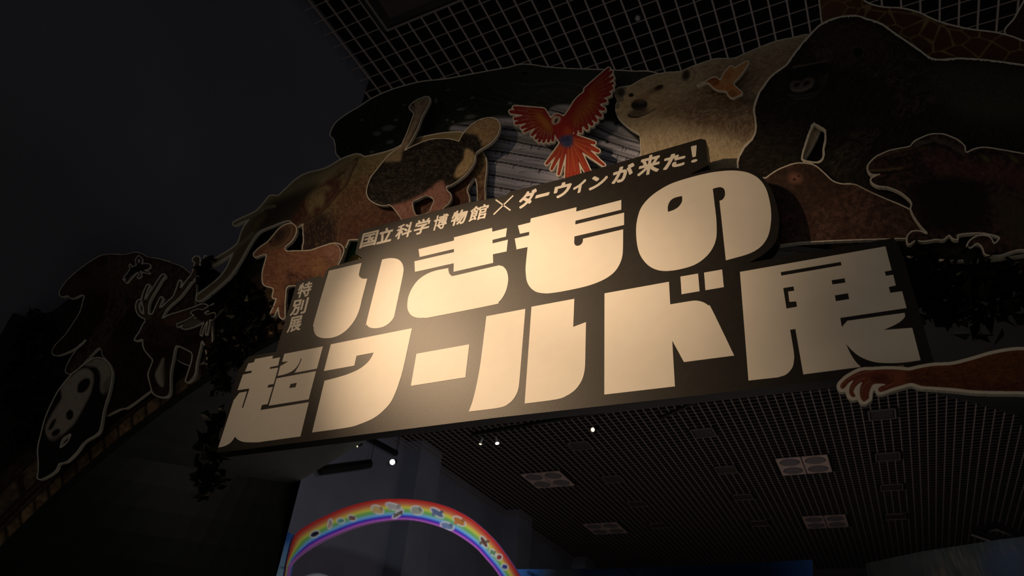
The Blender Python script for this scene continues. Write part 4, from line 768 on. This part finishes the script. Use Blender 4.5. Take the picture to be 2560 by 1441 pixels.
# macaw
a_ = lambda p: T(4.968, 1270, 160, p)
S_ = []
for p, q, w0, w1 in ([((1000, 330), (1252, 60), 22, 7), ((1010, 350), (1285, 98), 20, 7), ((1020, 370), (1300, 165), 20, 7), ((1030, 390), (1302, 238), 20, 7), ((1020, 420), (1290, 300), 20, 8), ((1020, 450), (1262, 372), 20, 8), ((1000, 470), (1208, 460), 20, 9), ((1000, 500), (1185, 560), 20, 9), ((980, 520), (1148, 640), 20, 9), ((960, 560), (1090, 700), 20, 9), ((930, 600), (1040, 750), 20, 9), ((900, 640), (980, 798), 18, 9), ((860, 680), (902, 840), 18, 8), ((830, 700), (840, 858), 16, 8),
                      ((420, 620), (38, 592), 18, 9), ((430, 590), (80, 540), 16, 8), ((420, 640), (88, 680), 16, 8), ((430, 660), (100, 735), 16, 8), ((440, 680), (172, 792), 16, 7), ((450, 700), (203, 838), 15, 6), ((470, 710), (298, 880), 16, 7), ((480, 720), (345, 925), 15, 7), ((500, 730), (385, 958), 15, 7), ((510, 740), (440, 966), 15, 7), ((530, 750), (500, 962), 15, 7), ((545, 770), (555, 950), 14, 7),
                      ((690, 980), (478, 1240), 14, 6), ((690, 1000), (540, 1308), 14, 6), ((710, 1000), (628, 1372), 14, 6), ((770, 1010), (760, 1440), 16, 22), ((800, 1000), (860, 1410), 16, 18), ((820, 1000), (1000, 1360), 18, 14), ((830, 980), (1190, 1255), 18, 6), ((830, 960), (1100, 1180), 18, 9), ((820, 940), (1115, 1080), 18, 9), ((800, 910), (1068, 980), 16, 8)]):
    S_.append((a_([p, q]), w0, w1))
A = Art([a_([(690, 655), (760, 565), (830, 450), (900, 382), (980, 322), (1040, 245), (1150, 300), (1130, 560), (1060, 650), (960, 760), (850, 800), (800, 860), (800, 900), (790, 1020), (680, 1010), (610, 925), (540, 800), (450, 760), (330, 640), (400, 590), (480, 600), (530, 680), (560, 640), (620, 620), (665, 640)])], strokes=S_, base=(.27, .024, .022))
A.poly(a_([(780, 760), (860, 560), (960, 440), (1050, 380), (1080, 520), (960, 640), (860, 740)]), (.36, .12, .03), .7, 7); A.poly(a_([(330, 600), (470, 680), (530, 780), (540, 860), (440, 760)]), (.50, .20, .05), .8, 6)
for i, (pq, w0, w1) in enumerate(S_):
    p, q = np.array(pq[0]), np.array(pq[1]); n = np.array([-(q - p)[1], (q - p)[0]]); n = n / np.hypot(*n)
    if i < 26:
        m0 = lerp(p, q, .45); A.line([m0 + n * w1 * .5, q + n * w1 * .5], 1.5, (.58, .42, .32) if i > 13 else (.45, .22, .14), .55); A.line([p, lerp(p, q, .6)], 2, (.52, .24, .06), .5); A.line([lerp(p, q, .5), q], 3.5, (.26, .02, .03), .5)
    else: A.line([p, lerp(p, q, .95)], w1 * .8, (.46, .07, .03), .7); A.line([p, q], 1.4, (.25, .02, .02), .7); A.line([p + n * 3, lerp(p, q, .8) + n * 3], 1.2, (.70, .25, .08), .6)
A.poly(a_([(540, 760), (560, 660), (700, 680), (790, 700), (800, 860), (740, 900), (640, 920)]), (.36, .03, .03), .9, 4); A.poly(a_([(700, 800), (760, 780), (790, 860), (750, 900), (700, 880)]), (.50, .09, .03), .7, 3)
A.poly(a_([(640, 920), (790, 880), (800, 1000), (740, 1040), (670, 1010)]), (.035, .06, .16), .95, 3); A.fur(260, 85, 7, (.10, .13, .30), .6, region=A.region(a_([(640, 920), (790, 880), (800, 1000), (740, 1040), (670, 1010)]), 2)); A.fur(250, 85, 6, (.01, .01, .04), .6, region=A.region(a_([(640, 930), (790, 890), (800, 1000), (740, 1040), (670, 1010)]), 2))
A.poly(a_([(545, 680), (590, 640), (650, 660), (640, 720), (590, 750), (550, 745)]), (.62, .52, .42), .95, 1); A.poly(a_([(590, 680), (625, 670), (615, 710), (580, 745), (575, 715)]), (.012, .01, .01), 1, 1); A.line(a_([(600, 645), (655, 650), (665, 700)]), 3, (.36, .03, .03), .9)
cutout('macaw_cutout', 'red macaw cutout with spread wings, in front of the pale whale grooves', 'animal cutout', A, 2.70, 3.0, .016, 1.7, spacers=[(1420, 320)], back=2.79)
# hummingbird
a_ = lambda p: T(4.97, 1520, 150, p)
A = Art([a_([(1105, 318), (1240, 255), (1290, 222), (1350, 222), (1398, 258), (1440, 170), (1530, 72), (1568, 105), (1650, 58), (1740, 12), (1715, 80), (1630, 200), (1552, 290), (1600, 350), (1665, 412), (1610, 440), (1545, 468), (1490, 425), (1470, 385), (1350, 365), (1295, 325), (1230, 275), (1120, 322)])], base=(.50, .19, .07))
A.poly(a_([(1240, 255), (1300, 220), (1380, 240), (1370, 300), (1310, 320)]), (.22, .05, .025), .9, 2); A.poly(a_([(1400, 250), (1530, 72), (1740, 12), (1620, 200), (1540, 290), (1450, 300)]), (.48, .28, .12), .8, 3); A.poly(a_([(1440, 230), (1540, 100), (1560, 130), (1500, 240)]), (.36, .10, .04), .7, 3); A.line(a_([(1105, 318), (1180, 285), (1245, 262)]), 2, (.03, .02, .015), 1); A.poly(a_([(1500, 400), (1580, 380), (1600, 430), (1540, 460)]), (.10, .04, .03), .7, 2); A.blob(*a_([(1298, 248)])[0], 2, 2, 0, (.01, .01, .01), 1, .4); A.fur(200, 130, 7, (.66, .40, .16), .5)
cutout('hummingbird_cutout', 'small orange hummingbird cutout floating in front of the polar bear', 'animal cutout', A, 2.69, 3.0, .012, 1.8, spacers=[(1800, 205)], back=2.755)
# orangutan arm
a_ = lambda p: T(5.12, 2060, 850, p)
arm_ = a_([(205, 600), (225, 555), (290, 495), (390, 435), (490, 395), (620, 388), (800, 378), (950, 383), (1090, 393), (1200, 370), (1400, 335), (1650, 320), (1900, 258), (2150, 185), (2400, 140), (2560, 132), (2900, 120), (3100, 400), (2900, 680), (2560, 660), (2150, 655), (1900, 645), (1700, 622), (1400, 600), (1250, 590), (1120, 552), (1000, 580), (860, 620), (770, 655), (705, 668), (690, 632), (725, 598), (800, 568), (640, 565), (595, 625), (575, 690), (572, 755), (545, 765), (520, 792), (480, 770), (458, 690), (465, 600), (495, 535), (445, 560), (400, 605), (372, 670), (405, 712), (372, 738), (328, 700), (322, 640), (345, 570), (385, 512), (320, 545), (275, 600), (235, 632)])
A = Art([arm_], base=(.20, .058, .032))
A.poly(a_([(1050, 395), (1650, 330), (2150, 190), (2900, 130), (2900, 660), (1900, 640), (1150, 560)]), (.125, .040, .018), .9, 8); A.poly(a_([(1100, 500), (2100, 560), (2900, 560), (2900, 680), (1900, 645), (1150, 560)]), (.045, .012, .01), .7, 10); A.poly(a_([(2050, 260), (2700, 180), (2800, 450), (2200, 480)]), (.12, .06, .02), .6, 14)
A.fur(2600, lambda x, y: np.where(x < 2450, -12, -35) + (y % 12), 18, (.24, .10, .035), .5, jit=.25, region=A.region(a_([(1000, 380), (2150, 190), (2900, 130), (2900, 660), (1900, 640), (1050, 570)]), 8)); A.fur(1500, lambda x, y: -12 + (y % 12), 16, (.03, .008, .008), .5, jit=.25, region=A.region(a_([(1200, 380), (2900, 130), (2900, 660), (1200, 570)]), 8))
A.poly(a_([(600, 460), (830, 440), (870, 520), (760, 555), (640, 540)]), (.08, .022, .015), .8, 4); A.poly(a_([(820, 430), (1040, 410), (1000, 560), (860, 520)]), (.26, .085, .04), .7, 5)
for p in ([(235, 610), (250, 560), (330, 490), (480, 430), (620, 420)], [(360, 700), (355, 620), (420, 540), (520, 500)], [(505, 760), (490, 640), (540, 560), (600, 540)], [(720, 640), (800, 600), (880, 560)]): A.line(a_(p), 3.2, (.33, .125, .065), .7); A.line([(x + 3, y + 4) for x, y in a_(p)], 2, (.07, .02, .015), .5)
for x, y in ((300, 520), (250, 580), (480, 420), (390, 560), (345, 650), (500, 580), (485, 680), (490, 730), (560, 740), (760, 620)): A.blob(*a_([(x, y)])[0], 2.5, 1.5, 60, (.06, .02, .015), .7, .7)
A.line(a_([(860, 440), (880, 510), (820, 560), (640, 560)]), 2, (.035, .012, .01), .8)
cutout('orangutan_arm_cutout', 'reaching orangutan arm cutout over the lower right corner of the title board', 'animal cutout', A, 2.54, 8.6, .02, 2.2, spacers=[(2240, 928)], back=2.60)
#--END-B--
# brown bear
be = T(4.003, 130, 600, [(78, 545), (92, 500), (160, 405), (260, 315), (380, 228), (480, 168), (570, 151), (650, 152), (720, 158), (790, 140), (840, 130), (900, 148), (960, 183), (1050, 193), (1200, 232)]) + T(3.695, 320, 620, [(350, 133), (490, 178), (560, 235), (618, 300), (625, 400), (615, 530), (700, 700), (800, 880), (850, 905), (800, 1035), (730, 1042), (590, 1080), (500, 1056), (415, 1012), (380, 1100), (300, 1230), (210, 1308)]) + [(320, 1016), (307, 1019), (295, 1023), (277, 1032), (262, 1036), (255, 1000), (262, 940)] + T(4.003, 130, 600, [(560, 1200), (515, 1165), (475, 1070), (330, 1210), (205, 1325), (140, 1318), (175, 1220), (235, 1125), (330, 1030), (410, 915), (310, 1010), (210, 1090), (60, 1150), (5, 1130), (45, 1050), (130, 965), (200, 865), (265, 765), (298, 690), (318, 600), (335, 560), (292, 543), (230, 572), (182, 578), (160, 548), (105, 565)])
A = Art([be], base=(.045, .026, .017))
A.poly([(150, 735), (190, 690), (280, 645), (360, 640), (330, 720), (230, 760)], (.075, .045, .03), .7, 10); A.poly([(250, 750), (300, 900), (270, 1020), (380, 1000), (400, 900), (330, 740)], (.012, .008, .006), .85, 14); A.poly([(190, 740), (260, 740), (250, 830), (180, 900), (140, 890)], (.010, .009, .008), .8, 8)
A.fur(5200, lambda x, y: 70 + (x - 250) * .15 + (y % 30), 13, (.20, .13, .09), .6, jit=.2, region=A.region([(280, 640), (480, 660), (500, 900), (400, 800), (330, 760), (210, 930), (170, 930), (260, 790), (280, 700)], 12)); A.fur(2500, 80, 12, (.09, .055, .04), .4, jit=.22); A.blob(212, 685, 15, 10, -30, (.03, .018, .012), .8, .8); A.blob(255, 655, 14, 8, -20, (.035, .022, .015), .7, 1)
cutout('brown_bear_cutout', 'big brown bear cutout on the left, behind the stag and the panda', 'animal cutout', A, 2.76, 3.2, .018, 2.6, spacers=[(330, 850)], rag=1.0)
# stag
a_ = lambda p: T(3.695, 320, 620, p)
st_ = a_([(65, 853), (72, 832), (112, 775), (150, 700), (205, 650), (240, 600), (300, 560), (345, 540), (330, 600), (310, 660), (380, 625), (480, 595), (600, 556), (690, 522), (740, 545), (790, 600), (765, 670), (768, 800), (772, 900), (770, 990), (762, 1100), (738, 1108), (735, 1000), (712, 900), (680, 850), (655, 950), (625, 1070), (608, 1175), (540, 1238), (548, 1190), (590, 1060), (598, 975), (560, 945), (500, 915), (455, 898), (430, 915), (412, 1010), (385, 1150), (378, 1335), (325, 1375), (240, 1345), (215, 1270), (195, 1200), (196, 1150), (235, 1040), (205, 1000), (150, 925), (138, 840), (95, 850)])
sh = a_([(335, 1010), (318, 1020), (285, 1090), (252, 1160), (262, 1225), (300, 1280), (325, 1290), (330, 1200), (326, 1110)])
S_ = [(a_(p), a, b) for p, a, b in (([(205, 640), (165, 590), (180, 490), (240, 385), (330, 262)], 9, 4), ([(172, 560), (142, 490), (150, 430), (190, 348)], 6, 3), ([(205, 635), (120, 620), (85, 550), (112, 490)], 7, 3), ([(250, 600), (280, 530), (308, 468)], 7, 5), ([(290, 600), (370, 520), (470, 430), (560, 310), (615, 240), (618, 110)], 8, 9), ([(440, 440), (462, 380), (482, 312)], 6, 4), ([(610, 245), (660, 200), (690, 150), (715, 85)], 7, 4))]
A = Art([st_], strokes=S_, base=(.055, .030, .020)); A.poly(a_([(150, 850), (240, 700), (300, 900), (420, 900), (240, 1340), (200, 1000)]), (.022, .014, .011), .8, 6); A.poly(a_([(300, 650), (480, 600), (690, 530), (760, 600), (700, 700), (400, 720)]), (.15, .085, .055), .7, 6); A.poly(a_([(480, 740), (700, 720), (760, 800), (620, 900), (450, 890)]), (.02, .013, .01), .8, 6)
A.poly(sh, (.46, .40, .31), 1, 1); A.blob(*a_([(325, 1150)])[0], 5, 26, 0, (.17, .12, .09), .6, 1); A.fur(1200, 60, 8, (.17, .09, .06), .5, region=A.region(a_([(200, 640), (700, 560), (760, 700), (400, 900), (150, 850)]), 5))
for s__, a, b in S_: A.line(s__, a * .7, (.15, .10, .07), .9, b * .7)
A.blob(*a_([(190, 700)])[0], 2.5, 2, 0, (.01, .008, .008), 1, .4); A.blob(*a_([(85, 840)])[0], 4, 3, 0, (.01, .01, .01), .9, .5); A.line(a_([(110, 800), (170, 730), (220, 680)]), 3, (.17, .10, .07), .5)
cutout('stag_cutout', 'antlered stag cutout in front of the brown bear on the left', 'animal cutout', A, 2.725, 3.6, .018, 2.2, spacers=[(430, 830)], back=2.76, rag=0.4)
# panda
a_ = lambda p: T(4.004, 60, 860, p)
pa = a_([(480, 310), (545, 262), (640, 185), (700, 150), (770, 148), (830, 185), (870, 260), (872, 330), (858, 420), (830, 530), (800, 620), (778, 720), (755, 850), (715, 905), (600, 975), (520, 1080), (420, 1175), (345, 1195), (322, 1250), (260, 1305), (160, 1355), (140, 1345), (152, 1240), (145, 1050), (182, 885), (205, 790), (245, 680), (330, 505), (400, 405)])
ph = a_([(350, 1060), (362, 1000), (380, 950), (425, 915), (470, 895), (480, 905), (455, 960), (420, 1010), (370, 1045)])
A = Art([pa], holes=[ph], base=(.014, .013, .012)); A.poly(a_([(600, 215), (640, 190), (700, 155), (770, 150), (830, 185), (868, 260), (868, 340), (850, 440), (800, 500), (765, 470), (765, 320), (730, 240), (660, 225)]), (.40, .35, .28), 1, 2); A.poly(a_([(790, 400), (860, 330), (850, 460), (800, 520)]), (.12, .10, .08), .7, 4)
A.poly(a_([(480, 320), (560, 262), (630, 248), (685, 290), (695, 360), (670, 480), (620, 590), (560, 700), (500, 800), (430, 870), (350, 935), (270, 965), (215, 880), (235, 780), (320, 640), (375, 545), (370, 440), (420, 370)]), (.44, .38, .31), 1, 2)
A.poly(a_([(240, 760), (290, 650), (355, 560), (370, 520), (345, 500), (280, 600), (235, 690), (205, 800)]), (.012, .011, .01), 1, 2); A.poly(a_([(535, 480), (545, 400), (600, 350), (655, 350), (662, 400), (620, 470), (575, 492)]), (.012, .011, .01), 1, 1); A.blob(*a_([(458, 712)])[0], 9, 13, 10, (.012, .011, .01), 1, .3); A.poly(a_([(240, 860), (270, 790), (320, 740), (322, 770), (280, 850)]), (.012, .011, .01), 1, 1); A.blob(*a_([(318, 890)])[0], 13, 7, -35, (.012, .011, .01), 1, .5); A.poly(a_([(250, 960), (300, 930), (380, 900), (330, 960), (290, 980)]), (.15, .12, .11), .8, 2); A.fur(300, 115, 6, (.035, .033, .03), .4)
cutout('panda_cutout', 'giant panda cutout walking head down, lowest and leftmost of the animals', 'animal cutout', A, 2.72, 3.6, .018, 2.2, spacers=[(200, 1080)], rag=0.4)
# two small insects
a_ = lambda p: T(4.003, 130, 600, p)
A = Art([a_([(760, 330), (800, 280), (850, 258), (940, 240), (985, 255), (960, 290), (880, 310), (820, 345), (745, 430), (730, 425)])], strokes=[(a_([(860, 250), (848, 200), (870, 172), (892, 195), (880, 240)]), 5, 5), (a_([(870, 320), (885, 360), (860, 375)]), 3, 3), (a_([(900, 310), (970, 330)]), 3, 3), (a_([(790, 290), (780, 250)]), 3, 3), (a_([(750, 350), (715, 395)]), 3, 2)], base=(.022, .018, .015)); A.line(a_([(735, 428), (800, 350)]), 4, (.16, .10, .08), .8); A.blob(*a_([(870, 205)])[0], 5, 8, 10, (.09, .08, .07), .9, .5)
cutout('insect_cutout', 'small long-snouted insect cutout on the shoulder of the brown bear', 'animal cutout', A, 2.735, 2.4, .012, 2.0, spacers=[(343, 668)], back=2.76)
a_ = lambda p: T(3.695, 320, 620, p)
A = Art([a_([(580, 600), (640, 570), (690, 580), (720, 620), (800, 600), (790, 640), (720, 680), (650, 680), (630, 630)]), a_([(495, 740), (530, 700), (640, 650), (690, 680), (620, 720), (540, 745)])], strokes=[(a_([(462, 715), (540, 680), (625, 630)]), 7, 4), (a_([(690, 590), (760, 550), (850, 508)]), 5, 9), (a_([(720, 680), (690, 740), (672, 805)]), 3.2, 2.6), (a_([(745, 680), (735, 740), (722, 798)]), 3.2, 2.6)], base=(.045, .028, .02)); A.poly(a_([(495, 740), (530, 700), (630, 660), (680, 690), (600, 725)]), (.22, .18, .14), .9, 1); A.line(a_([(462, 715), (620, 640)]), 4, (.19, .15, .11), .8); A.line(a_([(760, 550), (850, 508)]), 5, (.22, .18, .13), .8)
cutout('winged_insect_cutout', 'small long-winged insect cutout over the rump of the stag', 'animal cutout', A, 2.70, 2.4, .012, 2.0, spacers=[(500, 788)], back=2.725)

# artificial leaves wired to the gate
M['leaf'] = mat('glossy_plastic_leaf', (.004, .007, .004), .42, .14, noise=(12, .3, 2))
def foliage(label, pts, n, spread, size, Y0, Y1):
    V_ = []; F__ = []; pts = [np.array(onY([p], 1.0)[0]) for p in pts]; R = np.random.default_rng(len(label))
    for i in range(n):
        p = pts[R.integers(len(pts))]; Y = R.uniform(Y0, Y1); c = p * Y + R.normal(0, 1, 3) * (spread, 0, spread)
        d = R.normal(0, 1, 3); d /= np.linalg.norm(d); e = np.cross(d, R.normal(0, 1, 3)); e /= np.linalg.norm(e); nn = np.cross(d, e); L = size * R.uniform(.6, 1.3); W = L * .34; k = len(V_)
        V_ += [c, c + d * L * .45 + e * W + nn * W * .3, c + d * L, c + d * L * .45 - e * W + nn * W * .3, c + d * L * .5]; F__ += [(k, k + 1, k + 4), (k + 1, k + 2, k + 4), (k + 2, k + 3, k + 4), (k + 3, k, k + 4)]
    V_ = np.array(V_); o = thing('leaf_garland', label, 'foliage', tuple(V_.mean(0))); q = from_tris('leaves', V_, F__, o, M['leaf']); q['kind'] = 'stuff'
    yb = V_[:, 1].max(); c = V_.mean(0); MB().box(c[0] - .01, c[0] + .01, c[1], max(yb, 2.84), c[2] - .01, c[2] + .01).build('wire', M['track'], o)
foliage('dark glossy leaf garland between the stag and the title board', [(555, 760), (600, 780), (640, 760), (580, 830), (620, 850), (560, 880), (590, 900), (610, 720), (650, 800)], 520, .035, .075, 2.66, 2.80)
foliage('dark leaf clump in front of the elephant trunk, above the stag rump', [(503, 672), (512, 690), (520, 660), (500, 690)], 90, .022, .06, 2.69, 2.73)
foliage('dark leaf clump hanging over the hind legs of the stag', [(548, 870), (560, 895), (535, 910), (570, 850)], 160, .03, .065, 2.68, 2.72)
foliage('dark trailing leaves under the left corner of the title board', [(520, 1100), (535, 1140), (515, 1190), (545, 1050), (560, 960), (525, 1215)], 260, .035, .07, 2.70, 2.77)
foliage('dark leaves left of the brown bear and the panda', [(60, 850), (40, 920), (90, 880), (110, 960), (30, 1000), (80, 810), (60, 1080)], 380, .06, .08, 2.69, 2.76)
foliage('dark leaves below the brick band at the right end of the title board', [(2290, 660), (2330, 700), (2400, 690), (2480, 700), (2360, 760), (2300, 740), (2540, 720), (2450, 780)], 420, .05, .075, 2.70, 2.76)
